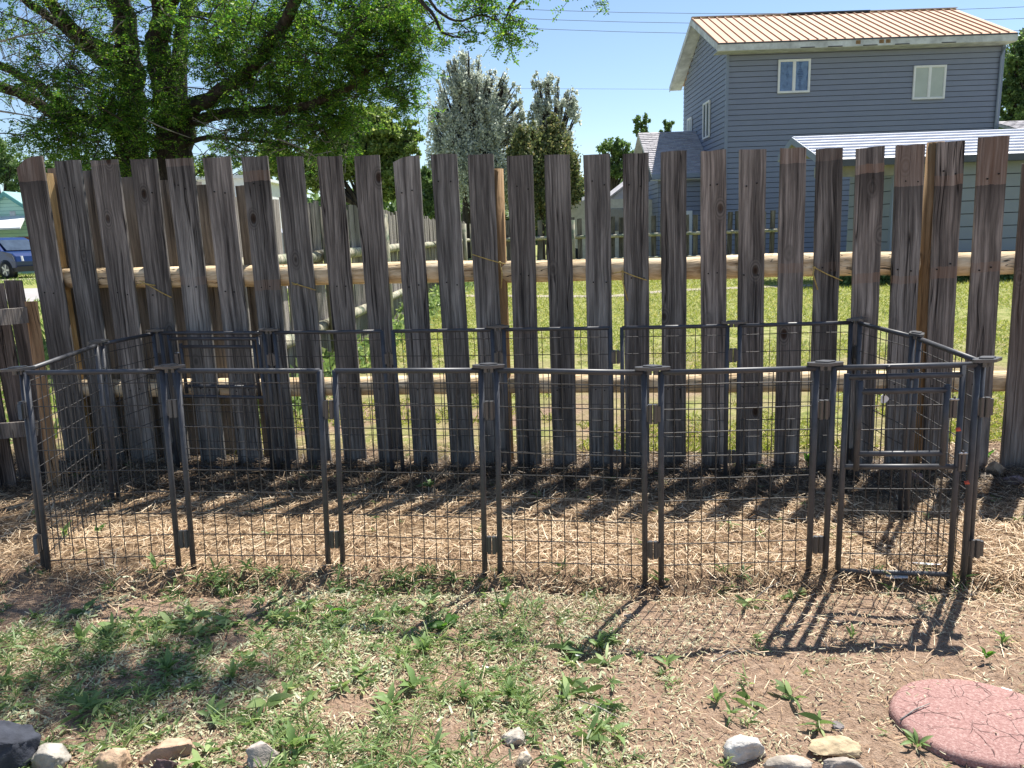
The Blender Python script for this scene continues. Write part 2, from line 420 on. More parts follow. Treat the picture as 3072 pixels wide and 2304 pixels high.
# (top left px, top right px, top y px) in the 2212 wide view, slope of the board
BO = [(37, 92, 340, .160), (118, 173, 347, .152), (198, 256, 346, .130), (282, 338, 344, .115), (358, 415, 342, .116), (438, 496, 340, .117), (521, 578, 338, .103), (599, 655, 338, .095), (686, 738, 338, .084), (766, 820, 337, .077), (849, 905, 338, .066), (930, 986, 333, .065), (1010, 1065, 334, .050), (1095, 1150, 336, .033), (1176, 1231, 335, .026), (1260, 1317, 334, .018), (1345, 1401, 331, .006), (1427, 1483, 327, .002), (1513, 1569, 325, 0), (1597, 1655, 323, -.012), (1685, 1741, 320, -.022), (1763, 1820, 321, -.026), (1849, 1910, 318, -.035), (1936, 1997, 313, -.041), (2025, 2084, 306, -.052), (2116, 2180, 295, -.065), (2209, 2280, 352, -.080), (2300, 2360, 345, -.085)]
# pale bands: distance of the top band below the top (from, to), then a second band (z low, z high) at the old rail
BANDS = {0: (0, .135, 0, 0, .9), 2: (.02, .03, 0, 0, .3), 4: (0, .045, 1.17, 1.22, .45), 6: (.078, .135, 1.13, 1.19, .9), 13: (0, 0, .85, .87, .5), 20: (.0, .075, 1.15, 1.20, .6), 21: (.0, .06, 1.15, 1.20, .45), 22: (.084, .128, 1.09, 1.14, .95), 23: (.0, .20, 1.08, 1.12, .85), 24: (.16, .21, 1.10, 1.16, .8), 25: (.0, .23, 1.13, 1.18, .85), 26: (0, 3, 0, 0, .5)}
nails_me = None
boards = []
for i, (l, r_, ty, sl_) in enumerate(BO):
    tc = fpt((l + r_) / 2 * K, ty * K)
    bc = fpt(((l + r_) / 2 + sl_ * (1028 - ty)) * K, 1028 * K)
    # extend the axis down to the soil
    ax = (tc - bc).normalized(); bot = bc + ax * ((-.05 - bc.z) / ax.z)
    wid = (fpt(r_ * K, ty * K) - fpt(l * K, ty * K)).length * (1.0 if i > 0 else 1.05)
    ht = (tc - bot).length
    mb = board_mesh(wid, ht, .021, 100 + i, cut=.06 if i == 0 else (.03 if i == 10 else None))
    o = mb.build('board', M_BOARD, fence)
    o.location = bot - fence.location + Vector((0, rnd.uniform(-.002, .002), 0))
    lean = math.asin(max(-1, min(1, ax.dot(Vector((math.cos(ang), math.sin(ang), 0))))))
    o.rotation_euler = (0, lean, ang)
    g = rnd.uniform(.74, 1.22); wm = rnd.uniform(-.04, .035)
    if i >= 18: wm += .05
    o.color = (g * (1 + wm), g, g * (1 - wm * .6), 1)
    bd = BANDS.get(i)
    bd = bd or (0, 0, 0, 0, 0)
    o['band_hi'] = float(ht - bd[0] + (1 if bd[0] == 0 else 0)); o['band_lo'] = float(ht - bd[1]) if bd[1] else 9.0
    o['bandb_lo'], o['bandb_hi'] = float(bd[2]), float(bd[3]); o['band_s'] = float(bd[4])
    for z in (ht - .14 - rnd.uniform(0, .05), 1.18 - rnd.uniform(.0, .05), .54):
        for dx in (-.028, .03):
            if nails_me is None:
                q = nail_mb.build('nail', M_NAIL, o); nails_me = q.data
            else: q = link('nail', nails_me, o)
            q.location = (dx + rnd.uniform(-.012, .012), -.0095, z + rnd.uniform(-.015, .015)); q.rotation_euler = (0, rnd.random() * 3, 0)
    boards.append(o)
nrm = Vector((math.sin(-ang), math.cos(ang), 0)).normalized()       # away from the camera
def along(s, off=0, z=0):                                           # s: world x on the fence line
    return Vector((s, fence_y(s), z)) + nrm * off
def logtube(p0, p1, r, n=14, seed=0, segs=9):
    b = MB(); rr = random.Random(seed); p0 = Vector(p0); p1 = Vector(p1)
    pts = [p0.lerp(p1, i / segs) + Vector((0, 0, rr.uniform(-.004, .004))) for i in range(segs + 1)]
    b.tube(pts, [r * rr.uniform(.95, 1.04) for _ in pts], n); return b
fo = fence.location
# rails with the log ends meeting at the posts; posts
for (x0, x1, z0, z1, r) in [(-2.75, -.13, 1.175, 1.15, .062), (-.04, 2.125, 1.145, 1.13, .062), (2.215, 4.2, 1.12, 1.12, .06), (-2.75, -.13, .49, .50, .056), (-.04, 2.125, .505, .50, .056), (2.215, 4.2, .5, .5, .056)]:
    b = logtube(along(x0, .011 + r, z0) - fo, along(x1, .011 + r, z1) - fo, r, seed=int(x0 * 100))
    o = b.build('rail', M_RAIL, fence, True); o.color = (1, 1, 1, 1)
# the log grain runs along the rail: separate materials use object space, so rails get a mesh built along local z
for x, top, r, nm in [(-.052, 1.70, .040, 'post'), (2.17, 1.73, .042, 'post'), (-2.62, 1.80, .055, 'post')]:
    lx = x
    if x == -2.62: lx = Y(146, 600, 4.62).x - .045
    off = .03 + r if x != -2.62 else .04 + r
    if x != -2.62: off = .056
    b = MB()
    if x == -2.62: b.box(-.045, .045, -.045, .045, -.1, top, Matrix.Translation(along(lx, .075, 0) - fo) @ Matrix.Rotation(ang - .25, 4, 'Z'))
    else: b.tube([along(x, off, -.1) - fo, along(x, off, top * .5) - fo, along(x, off, top) - fo], [r * 1.04, r, r * .97], 14)
    o = b.build(nm, M_POST, fence, x != -2.62)
    if x == -2.62: o.color = (2.2, 2.4, 2.3, 1)
# boards nailed on the far side of the rails at the left end
BACK = [(98, 150, 362, 150), (186, 206, 368, 150), (272, 289, 382, 160), (340, 362, 388, 160), (424, 442, 398, 160), (516, 545, 400, 155)]
for i, (l, r_, ty, bot) in enumerate(BACK):
    tc = Yk((l + r_) / 2, ty, 4.72 - i * .04); wd = .14
    b = board_mesh(wd, tc.z + .05, .02, 300 + i); o = b.build('board', M_PALE, fence)
    o.location = Vector((tc.x, fence_y(tc.x) + .165, -.05)) - fo; o.rotation_euler = (0, 0, ang); o.color = (1.0, .95, .88, 1)
    for a in ('band_lo', 'band_hi', 'bandb_lo', 'bandb_hi', 'band_s'): o[a] = 0.0

# ------------------------------------------------------------------ side fence running away, and the far fence
def picket_run(root, P0, P1, n, wid, hts, mat, out, zr, rail_r, rail_mat, tint, posts=3, gapj=.0, railside=1):
    P0 = Vector(P0); P1 = Vector(P1); d = (P1 - P0); L = d.length; d.normalize(); nn = Vector((-d.y, d.x)) * out
    a = math.atan2(d.y, d.x); meshes = [board_mesh(wid, hts, .02, out * 10 + k + 500, lean_warp=.01) for k in range(4)]
    mm = []
    for k, mb in enumerate(meshes):
        me = bpy.data.meshes.new('board'); me.from_pydata([tuple(v) for v in mb.v], [], mb.f); me.materials.append(mat); mm.append(me)
    base = Vector((P0.x, P0.y, 0))
    for i in range(n):
        p = P0 + d * (L * (i + .5) / n)
        o = link('board', mm[i % 4], root, Vector((p.x, p.y, -.05)) + Vector((0, 0, rnd.uniform(-.05, .03))) - base)
        o.rotation_euler = (0, rnd.uniform(-.012, .012), a); g = tint * rnd.uniform(.7, 1.25); o.color = (g, g * .985, g * .97, 1)
        for at in ('band_lo', 'band_hi', 'bandb_lo', 'bandb_hi', 'band_s'): o[at] = 0.0
    k = max(2, int(L / 2.6))
    for z in zr:
        for i in range(k):
            q0 = P0 + d * (L * i / k + .01) + nn * (.012 + rail_r); q1 = P0 + d * (L * (i + 1) / k - .01) + nn * (.012 + rail_r)
            b = logtube(Vector((q0.x, q0.y, z)) - base, Vector((q1.x, q1.y, z + rnd.uniform(-.01, .01))) - base, rail_r * rnd.uniform(.9, 1.1), 10, i)
            b.build('rail', rail_mat, root, True)
    for i in range(k + 1):
        q = P0 + d * (L * i / k) + nn * (.03 + rail_r * 3)
        b = MB(); b.tube([Vector((q.x, q.y, -.1)) - base, Vector((q.x, q.y, hts - .12)) - base], rail_r * 1.1, 10); b.build('post', rail_mat, root, True)
sf = empty('board_fence', (-2.12, 4.95, 0)); tag(sf, 'close boarded pale grey fence running away from the tall fence towards the trees', 'fence')
picket_run(sf, (-2.12, 4.95), (-1.28, 24.6), 128, .142, 1.80, M_PALE, -1, (1.20, .48), .055, M_OLDRAIL, .9)
ff = empty('picket_fence', (-1.1, 24.9, 0)); tag(ff, 'distant dark picket fence with round rails in front of the blue grey house', 'fence')
picket_run(ff, (-1.1, 24.9), (8.6, 23.6), 38, .15, 1.84, M_BOARD, -1, (1.18, .45), .055, M_OLDRAIL, .8)

# ------------------------------------------------------------------ low fence at the left edge
lf = empty('low_fence', (-2.55, 4.35, 0)); tag(lf, 'low weathered fence with two plank rails and a new tan post at the left edge', 'fence')
lo = lf.location
for k, (px, top) in enumerate([(45, 605), (2, 612), (-48, 618), (-98, 622)]):
    yv = 4.30 - .10 * k; tp = Yk(px, top, yv); b = board_mesh(.088 if k == 0 else .095, tp.z + .05, .022, 700 + k); o = b.build('board', M_BOARD, lf)
    o.location = Vector((tp.x - .02, yv, -.05)) - lo; o.rotation_euler = (0, -.015, .25); o.color = (1.0, .86, .8, 1)
    for at in ('band_lo', 'band_hi', 'bandb_lo', 'bandb_hi', 'band_s'): o[at] = 0.0
for (yt, yb) in [(662, 702), (905, 950)]:
    a0 = Yk(78, (yt + yb) / 2 - 3, 4.16); a1 = Yk(-130, (yt + yb) / 2 + 14, 3.72)
    dv = (a1 - a0); b = MB(); an = math.atan2(dv.y, dv.x)
    mt = Matrix.Translation(a0 - lo) @ Matrix.Rotation(an, 4, 'Z') @ Matrix.Rotation(-math.asin(dv.z / dv.length), 4, 'Y')
    b.box(0, dv.length, -.02, .02, -.042, .042, mt); o = b.build('plank_rail', M_PALE, lf); o.color = (.9, .86, .84, 1)
tp = Yk(67, 651, 4.13); bt = Yk(119, 1050, 4.08)
b = MB(); dv = tp - bt; b.tube([bt - lo - dv * .15, tp - lo], .036, 4); o = b.build('post', M_POST, lf); o.color = (1.35, 1.35, 1.5, 1)

# ------------------------------------------------------------------ pet pen
pen = empty('pet_exercise_pen', (0, 2.8, 0)); tag(pen, 'long rectangular grey steel wire pet pen of folding panels standing on straw', 'pet pen')
po = pen.location; PH = .864
def warp_fn(p0, p1, t0, t1):
    # panel space (x along, z up) -> the slightly leaning panel between its two joints
    p0, p1, t0, t1 = map(Vector, (p0, p1, t0, t1)); d = p1 - p0; L = d.length; d.normalize(); n = Vector((-d.y, d.x, 0))
    def f(v):
        u = v[0] / L; k = v[2] / PH; a = p0.lerp(p1, u); b = t0.lerp(t1, u); return a.lerp(b, k) + n * v[1] - po
    return f, L
def rod(b, p, q, r, n=8): b.tube([p, q], r, n)
def put(o, mtx): o.matrix_local = mtx; return o
WZ = [.805, .715, .625, .535, .445, .355, .265, .175, .085]
def wires(w, x0=0, zlo=.02, zhi=.85, zs=WZ, n=None):
    b = MB(); n = n or round(w / .0515)
    for i in range(1, n):
        x = x0 + w * i / n; dx = rnd.uniform(-.002, .002)
        b.tube([(x, .003, zlo), (x + dx, .003, (zlo + zhi) / 2), (x, .003, zhi)], .0020, 5, False)
    for z in zs:
        if zlo < z < zhi: b.tube([(x0, -.001, z), (x0 + w * .5, -.001, z + rnd.uniform(-.003, .003)), (x0 + w, -.001, z)], .0022, 5, False)
    return b
def hinge_mb(dx=.0):
    b = MB()
    for s in (-1, 1):
        b.tube([(s * .0095, -.004, -.036), (s * .0095, -.004, .036)], .0088, 12)
        b.box(s * .020 - .009, s * .020 + .009, -.006, .008, -.030, .030)
    return b
cap_me = None
def cap_mesh():
    b = MB(); pts = []
    for k in range(24):
        a = 2 * math.pi * k / 24; rx = .056 * (1 + .12 * math.cos(2 * a)); ry = .026 * (1 + .18 * math.cos(4 * a))
        pts.append((rx * math.cos(a), ry * math.sin(a), 0))
    b.quadprism(pts, (0, 0, .011))
    b.quadprism([(p[0] * .55, p[1] * .7, .011) for p in pts], (0, 0, .005))
    for s in (-1, 1): b.tube([(s * .012, 0, -.018), (s * .012, 0, .0)], .010, 10)
    return b
def panel(p0, p1, t0, t1, gate=False):
    F_, L = warp_fn(p0, p1, t0, t1)
    def mk(mb, name, mat, parent, smooth=True):
        mb.v = [F_(v) for v in mb.v]; return mb.build(name, mat, parent, smooth)
    g = .031; w = L - 2 * g; b = MB(); r = .0112; zb = -.05; zm = PH * .5
    b.tube([(g, 0, zb), (g, 0, zm), (g, 0, PH - .008)], r, 10); b.tube([(g + w, 0, zb), (g + w, 0, zm), (g + w, 0, PH - .008)], r, 10)
    b.tube([(g, 0, PH - .011), (g + w * .5, 0, PH - .011), (g + w, 0, PH - .011)], r * .92, 10)
    if not gate: b.tube([(g, 0, -.01), (g + w, 0, -.01)], r * .8, 8)
    fr = mk(b, 'panel_frame', M_METAL, pen)
    if not gate: mk(wires(w, g), 'wire_mesh', M_WIRE, fr)
    else:
        x0, x1 = g + .045, g + w - .05; zt = PH - .045; d = MB(); rr = .0105
        d.tube([(x0, -.004, .05), (x0, -.004, zt + .012)], rr, 10); d.tube([(x1, -.004, -.02), (x1, -.004, zt + .035)], rr, 10)
        for z in (zt, .478, .045): d.tube([(x0, -.004, z), (x1, -.004, z)], rr * .95, 10)
        mk(d, 'gate_door', M_METAL, fr)
        e = MB(); a0, a1 = x0 + .042, x1 - .058; u0, u1 = .535, zt - .05
        e.tube([(a0, -.024, .47), (a0, -.024, zt - .012)], rr, 10); e.tube([(a1, -.024, .49), (a1, -.024, zt - .03)], rr, 10)
        e.tube([(a0, -.024, u0), (a1, -.024, u0)], rr * .95, 10); e.tube([(a0, -.024, u1), (a1, -.024, u1)], rr * .95, 10)
        mk(e, 'inner_hatch', M_METAL, fr)
        mk(wires(x1 - x0, x0, .05, .478, [.39, .30, .21, .12], 9), 'wire_mesh', M_WIRE, fr)
        wb = wires(a1 - a0, a0, u0, u1, [.715, .625], 7); wb.v = [v + Vector((0, -.02, 0)) for v in wb.v]; mk(wb, 'wire_mesh', M_WIRE, fr)
        for (lx, lz) in ((x1 - .03, .70), (x1 + .012, .50)):
            q = Vector((lx, -.004, lz)); l = MB(); l.box(-.012, .012, -.016, -.004, -.035, .03); l.tube([(0, -.018, -.03), (0, -.018, .045)], .004, 8); l.v = [v + q for v in l.v]; mk(l, 'latch', M_CAP, fr, False)
            l = MB(); l.tube([(-.015, -.018, .034), (.015, -.018, .034)], .004, 8); l.v = [v + q for v in l.v]; mk(l, 'latch_bar', M_ZINC, fr)
            k = MB(); k.tube([(0.006, -.03, -.075), (.02, -.034, -.07)], [.006, .0085], 8); k.v = [v + q for v in k.v]; mk(k, 'latch_tip', M_RED, fr)
    for z in (.70, .155):
        h = hinge_mb(); h.v = [v + Vector((L, 0, z)) for v in h.v]; mk(h, 'hinge', M_CAP, fr, False)
    return fr
# ground points of the panel joints (front, then round to the back), and which joints carry a cap
FRONT = [(-1.98, 2.91), (-1.386, 2.93), (-.752, 2.885), (-.104, 2.773), (.519, 2.690), (1.150, 2.69), (1.695, 2.595)]
RIGHT = [(1.695, 2.595), (1.76, 3.22), (1.77, 3.76)]
BACKP = [(1.77, 3.76), (1.15, 3.81), (.553, 3.885), (-.065, 3.985), (-.665, 4.085), (-1.345, 4.20), (-2.06, 4.36)]
LEFT = [(-2.06, 4.36), (-2.13, 3.80), (-1.98, 2.91)]
TOPS = [(-2.055, 3.09), (-1.387, 3.01), (-.715, 2.875), (-.085, 2.763), (.497, 2.60), (1.095, 2.573), (1.640, 2.54), (1.745, 3.19), (1.75, 3.76), (1.14, 3.80), (.55, 3.875), (-.065, 3.975), (-.67, 4.075), (-1.355, 4.20), (-2.075, 4.38), (-2.17, 3.93), (-2.055, 3.09)]
seq = FRONT + RIGHT[1:] + BACKP[1:] + LEFT[1:]
for i in range(len(seq) - 1):
    fr = panel((*seq[i], .0), (*seq[i + 1], .0), (*TOPS[i], PH), (*TOPS[i + 1], PH), gate=(i == 5 or i == 13))
CAPS = {0: .5, 1: .1, 3: -.15, 4: -.1, 5: -.05, 6: .3, 7: 1.4, 8: .3, 9: -.1, 11: -.15, 13: -.15, 14: -.2, 15: 1.2}
for j, rz in CAPS.items():
    cb = cap_mesh().build('top_connector', M_CAP, pen); cb.location = Vector((*TOPS[j], PH)) - po; cb.rotation_euler = (0, 0, rz)
# hanging tag on the gate
tg = empty('tag', Yk(1910, 862, 2.56)); tag(tg, 'small white plastic tag hanging by a black cable tie from the front gate', 'tag')
b = MB(); pts = [(math.cos(a) * .014 * (1 + .25 * math.cos(3 * a)), 0, math.sin(a) * .016) for a in [k * math.pi / 8 for k in range(16)]]
b.quadprism(pts, (0, .002, 0)); b.build('plate', M_FLOWER, tg)
b = MB(); b.tube([(0, 0, .012), (.003, -.012, .05), (-.002, -.012, .09), (.0, .0, .117), (-.006, .02, .11)], .0022, 6); b.tube([(-.006, -.016, .112), (.006, -.016, .120)], .005, 6); b.build('cable_tie', M_BLK, tg, True)

# ------------------------------------------------------------------ twine tied round boards
TW = [([(305, 606), (330, 618), (350, 630), (374, 642)], [(338, 616), (318, 612), (300, 615)], 'end of twine tied high on the fourth fence board from the left'),
      ([(633, 610), (652, 616), (684, 626)], [(645, 614), (636, 614)], 'short yellow twine tied on the eighth fence board from the left'),
      ([(1021, 549), (1055, 560), (1080, 567), (1094, 570)], [(1081, 567), (1086, 590), (1084, 622)], 'yellow twine knotted round the brown post in the middle of the fence'),
      ([(1325, 590), (1345, 586), (1370, 596), (1397, 605)], [(1344, 586), (1346, 612), (1356, 650)], 'orange twine hanging from the log rail beside the seventeenth board'),
      ([(1754, 575), (1758, 578), (1785, 592), (1818, 606)], [(1757, 578), (1754, 592), (1764, 625)], 'thick orange twine loop knotted left of the twenty-second board')]
for a, c, lab in TW:
    def tp_(p): q = fpt(p[0] * K, p[1] * K); return q - nrm * .018
    o0 = tp_(a[0]); e = empty('twine', o0); tag(e, lab, 'twine', 'twine tied round fence boards')
    b = MB(); b.tube([tp_(p) - o0 for p in a], .0032, 6); b.build('cord', M_TWINE, e, True)
    b = MB(); b.tube([tp_(p) - o0 - nrm * .003 for p in c], .0034, 6)
    kn = tp_(c[0]) - o0; b.tube([kn + Vector((-.006, -.004, 0)), kn + Vector((.0, -.006, .003)), kn + Vector((.006, -.004, 0))], [.003, .006, .003], 8); b.build('knot', M_TWINE, e, True)

# ------------------------------------------------------------------ houses
def lap(root, w, n, z0, ex, mat, mtx, nm='siding_board', clip=None):
    """n lap boards: each a thin wedge whose lower edge stands proud; clip(z)->(xa,xb)"""
    me = None
    for i in range(n):
        z = z0 + i * ex
        xa, xb = clip(z + ex * .5) if clip else (0, w)
        if xb - xa < .05: continue
        if me is None or clip:
            b = MB(); b.quadprism([(xa, 0, 0), (xa, -.028, 0), (xa, -.016, ex - .020), (xa, 0, ex - .020)], (xb - xa, 0, 0)); 
            me = bpy.data.meshes.new(nm); me.from_pydata([tuple(v) for v in b.v], [], b.f); me.materials.append(mat)
        o = link(nm, me, root); o.matrix_local = mtx @ Matrix.Translation((0, 0, z))
def window(root, mtx, w, h, pane_mats, frame_mat=M_WHITE, nm='window', fr=.055, depth=.06, split=.5):
    b = MB(); d = -depth
    b.box(0, w, d, 0, 0, fr); b.box(0, w, d, 0, h - fr, h); b.box(0, fr, d, 0, fr, h - fr); b.box(w - fr, w, d, 0, fr, h - fr); b.box(w * split - fr * .7, w * split + fr * .7, d, 0, fr, h - fr)
    o = b.build(nm, frame_mat, root); o.matrix_local = mtx
    xs_ = [(fr, w * split - fr * .7), (w * split + fr * .7, w - fr)]
    for (a, c), pm in zip(xs_, pane_mats):
        p = MB(); p.box(a, c, -.03, -.02, fr, h - fr); p.build('pane', pm, o)
        s = MB(); q = .018
        s.box(a, c, -.042, -.031, fr, fr + q); s.box(a, c, -.042, -.031, h - fr - q, h - fr); s.box(a, a + q, -.042, -.031, fr + q, h - fr - q); s.box(c - q, c, -.042, -.031, fr + q, h - fr - q); s.build('sash', frame_mat, o)
    return o
HY = 28.0
hl = Y(2179, 300, HY).x; hr = Y(2985, 385, HY).x + .02; eave_z = Y(2175, 150, HY).z
HB = 34.6
house = empty('house', (hl, HY, 0)); tag(house, 'two storey blue grey house with lap siding and tan metal gable roof', 'house')
ho = house.location
W = hr - hl; D = HB - HY
b = MB(); b.box(0.03, W - .03, .03, D - .03, 0, eave_z); 
ridge_z = Y(2088, 60, (HY + HB) / 2).z
b.quadprism([(0.03, .03, eave_z), (.03, D - .03, eave_z), (.03, D / 2, ridge_z - .12)], (W - .06, 0, 0)); b.build('wall', M_SEAM, house)
ex = 14.3 / FPX * (HY + .6) * 1.0
nrow = int(eave_z / ex)
lap(house, W, nrow, eave_z - nrow * ex, ex, M_SIDING, Matrix.Translation((0, .02, 0)))
mleft = Matrix.Translation((.02, D, 0)) @ Matrix.Rotation(-math.pi / 2, 4, 'Z')
def gclip(z):
    if z < eave_z: return (0, D)
    t = (z - eave_z) / (ridge_z - .1 - eave_z) * D / 2
    return (t, D - t)
lap(house, D, nrow + int((ridge_z - eave_z) / ex), eave_z - nrow * ex, ex, M_SIDING, mleft, clip=gclip)
for x in (-.035, W - .02):
    b = MB(); b.box(x, x + .10, -.04, .06, 0, eave_z); b.build('corner_trim', M_TRIM, house)
# roof
x0r = Y(2153, 131, HY - .55).x - hl; x1r = Y(3053, 103, HY - .55).x - hl; zf = Y(2153, 131, HY - .55).z
ry = D / 2; rz_ = Y(2088, 57, HY + ry).z
npan = 33; pw = (x1r - x0r) / npan
sl_len = math.hypot(ry + .55, rz_ - zf); sa = math.atan2(rz_ - zf, ry + .55)
for side in (0, 1):
    b = MB(); b.box(0, pw - .004, 0, sl_len, 0, .025); b.box(-.004, .022, 0, sl_len, .025, .065)
    me = bpy.data.meshes.new('roof_panel'); me.from_pydata([tuple(v) for v in b.v], [], b.f); me.materials.append(M_COPPER)
    for i in range(npan):
        o = link('roof_panel', me, house)
        if side == 0: o.matrix_local = Matrix.Translation((x0r + pw * i, -.55, zf)) @ Matrix.Rotation(sa, 4, 'X')
        else: o.matrix_local = Matrix.Translation((x0r + pw * (i + 1), D + .55, zf)) @ Matrix.Rotation(math.pi, 4, 'Z') @ Matrix.Rotation(sa, 4, 'X')
b = MB(); b.box(x0r, x1r, -.56, -.52, zf - .24, zf - .01); o = b.build('fascia', M_SOFFIT, house)
b = MB(); b.box(x0r, x1r, -.52, .0, zf - .25, zf - .235); b.build('soffit', M_SOFFIT, house)
b = MB(); b.box(x0r + .0, x1r, -.575, -.562, zf - .03, zf + .012); b.build('drip_edge', M_DARKFL, house)
b = MB(); b.box(x0r + 3.7, x0r + 6.9, ry - .12, ry + .12, rz_ + .03, rz_ + .085); b.build('ridge_cap', M_DARKFL, house)
for xa_, xb_ in ((x0r, x0r + 3.7), (x0r + 6.9, x1r)):
    b = MB(); b.box(xa_, xb_, ry - .10, ry + .10, rz_ + .05, rz_ + .075); b.build('ridge_flashing', M_GALV, house)
for (ya, yb) in ((-.55, ry), (D + .55, ry)):       # rake boards and rake soffits at both gable ends
    for xx, xin in ((x0r - .02, .03), (x1r - .01, W)):
        b = MB(); q = [(xx, ya, zf - .22), (xx, yb, rz_ - .22), (xx, yb, rz_ + .0), (xx, ya, zf + .0)]
        if ya > yb: q = q[::-1]
        b.quadprism(q, (.03, 0, 0)); b.build('rake_board', M_SOFFIT, house)
    b = MB(); b.quadprism([(x0r + .01, ya, zf - .17), (x0r + .01, yb, rz_ - .17), (.02, yb, rz_ - .17), (.02, ya, zf - .17)], (0, 0, .02)); b.build('soffit', M_SOFFIT, house)
for kx in (2.35, 3.3, 4.5, 5.6, 7.2):              # gaps where the fascia has come away
    b = MB(); b.box(kx, kx + .5, -.566, -.5605, zf - .235, zf - .205); b.build('fascia_gap', M_BLK, house)
for kx in (4.25, 5.05, 5.28):
    b = MB(); b.box(kx, kx + .16, -.566, -.5605, zf - .17, zf - .05); b.build('peeled_patch', M_POST, house)
b = MB(); b.tube([(W + .02, -.12, eave_z - .25), (W - .06, -.07, eave_z - .55), (W - .06, -.07, .3)], .04, 8); b.build('downpipe', M_TRIM, house, True)
# front windows
p0 = Y(2331, 281, HY); p1 = Y(2431, 177, HY)
wn = window(house, Matrix.Translation((p0.x - hl, -.012, p0.z)), p1.x - p0.x, p1.z - p0.z, (M_CURT, M_CURT))
wn['label'] = 'window with a blue diamond patterned curtain'
dm = MB()
def diamond(cx, cz, s):
    for k in range(4):
        ww = s * (1 - k / 4); hh = s * .28
        dm.box(cx - ww * .5, cx + ww * .5, -.034, -.0305, cz + k * hh, cz + k * hh + hh * .7); dm.box(cx - ww * .5, cx + ww * .5, -.034, -.0305, cz - k * hh - hh * .7, cz - k * hh)
for cz, s in ((.25, .12), (.62, .22), (1.0, .13)): diamond(.78, cz, s); 
for cz, s in ((.3, .07), (.62, .12), (.9, .07)): diamond(.33, cz, s); diamond(1.04, cz - .12, s)
dm.build('curtain_print', M_CURT2, wn)
p0 = Y(2734, 300, HY); p1 = Y(2838, 195, HY)
wn = window(house, Matrix.Translation((p0.x - hl, -.012, p0.z)), p1.x - p0.x - .0, p1.z - p0.z, (M_PALEGL, M_PALEGL)); wn['label'] = 'window with pale closed blinds'
# left wall windows
for yy0, ww, z0_, hh in ((2.05, .95, 4.75, 1.35), (4.9, .7, 4.7, 1.2)):
    m_ = Matrix.Translation((-.02, yy0 + ww, z0_)) @ Matrix.Rotation(-math.pi / 2, 4, 'Z')
    window(house, m_, ww, hh, (M_GLASS, M_GLASS))
# shingled single-storey wing to the left of the house
def courses(pe0, pe1, pr0, pr1, n, th=.02):
    """shingle courses between an eave edge pe and a ridge edge pr"""
    b = MB(); pe0, pe1, pr0, pr1 = map(Vector, (pe0, pe1, pr0, pr1))
    nn = (pe1 - pe0).cross(pr0 - pe0).normalized()
    if nn.z < 0: nn = -nn
    for i in range(n):
        a0 = pe0.lerp(pr0, i / n); a1 = pe1.lerp(pr1, i / n); c0 = pe0.lerp(pr0, (i + 1.02) / n); c1 = pe1.lerp(pr1, (i + 1.02) / n)
        m_ = max(3, int((a1 - a0).length / .33)); off = (i % 2) * .5
        for j in range(m_ + 1):
            t0 = max(0, (j - off) / m_); t1 = min(1, (j + 1 - off) / m_ - .006)
            if t1 <= t0: continue
            l = th * rnd.uniform(.6, 1.3)
            q = [a0.lerp(a1, t0) + nn * l, a0.lerp(a1, t1) + nn * l, c0.lerp(c1, t1) + nn * .002, c0.lerp(c1, t0) + nn * .002]
            k = len(b.v); b.v += q + [a0.lerp(a1, t0), a0.lerp(a1, t1)]; b.f += [[k, k + 1, k + 2, k + 3], [k + 4, k + 5, k + 1, k]]
    return b
WY = 29.4; wyb = 35.4
wl = Y(1955, 523, WY).x - hl; we = Y(1955, 523, WY).z; wrz = Y(1908, 398, (WY + wyb) / 2).z
hx = 0.0
ya, yb, ym = WY - HY, wyb - HY, (WY + wyb) / 2 - HY
b = MB(); wx = Y(1975, 560, WY + .4).x - hl
b.box(wx, -.0, ya + .4, yb - .4, 0, we - .0); b.quadprism([(wx, ya + .4, we), (wx, yb - .4, we), (wx, ym, wrz - .1)], (-wx - .0, 0, 0)); b.build('wing_wall', M_SEAM, house)
lap(house, -wx, int(we / ex), 0, ex, M_SIDING, Matrix.Translation((wx, ya + .39, 0)))
lap(house, yb - ya - .8, int(we / ex), 0, ex, M_SIDING, Matrix.Translation((wx + .01, yb - .4, 0)) @ Matrix.Rotation(-math.pi / 2, 4, 'Z'))
b = MB(); b.quadprism([(wl, ya, we - .02), (wl, ym, wrz - .02), (wl, yb, we - .02), (wl, yb, we - .12), (wl, ym, wrz - .12), (wl, ya, we - .12)], (-wl - .001, 0, 0)); b.build('wing_roof', M_SOFFIT, house)
courses((wl, ya, we - .015), (-.02, ya, we - .015), (wl, ym, wrz - .015), (-.02, ym, wrz - .015), 22).build('shingle_course', M_SHING, house)['kind'] = 'stuff'
b = MB(); b.box(wl + .02, -.04, ya - .03, ya - .004, we - .17, we + .0); b.build('gutter', M_TRIM, house)
b = MB(); b.box(wl + .02, -.04, ya, ya + .4, we - .22, we - .205); b.build('soffit', M_WHITE, house)
b = MB(); b.box(wx + .5, wx + 1.3, ya + .30, ya + .345, 0, 2.0); b.build('door', M_WHITE, house)
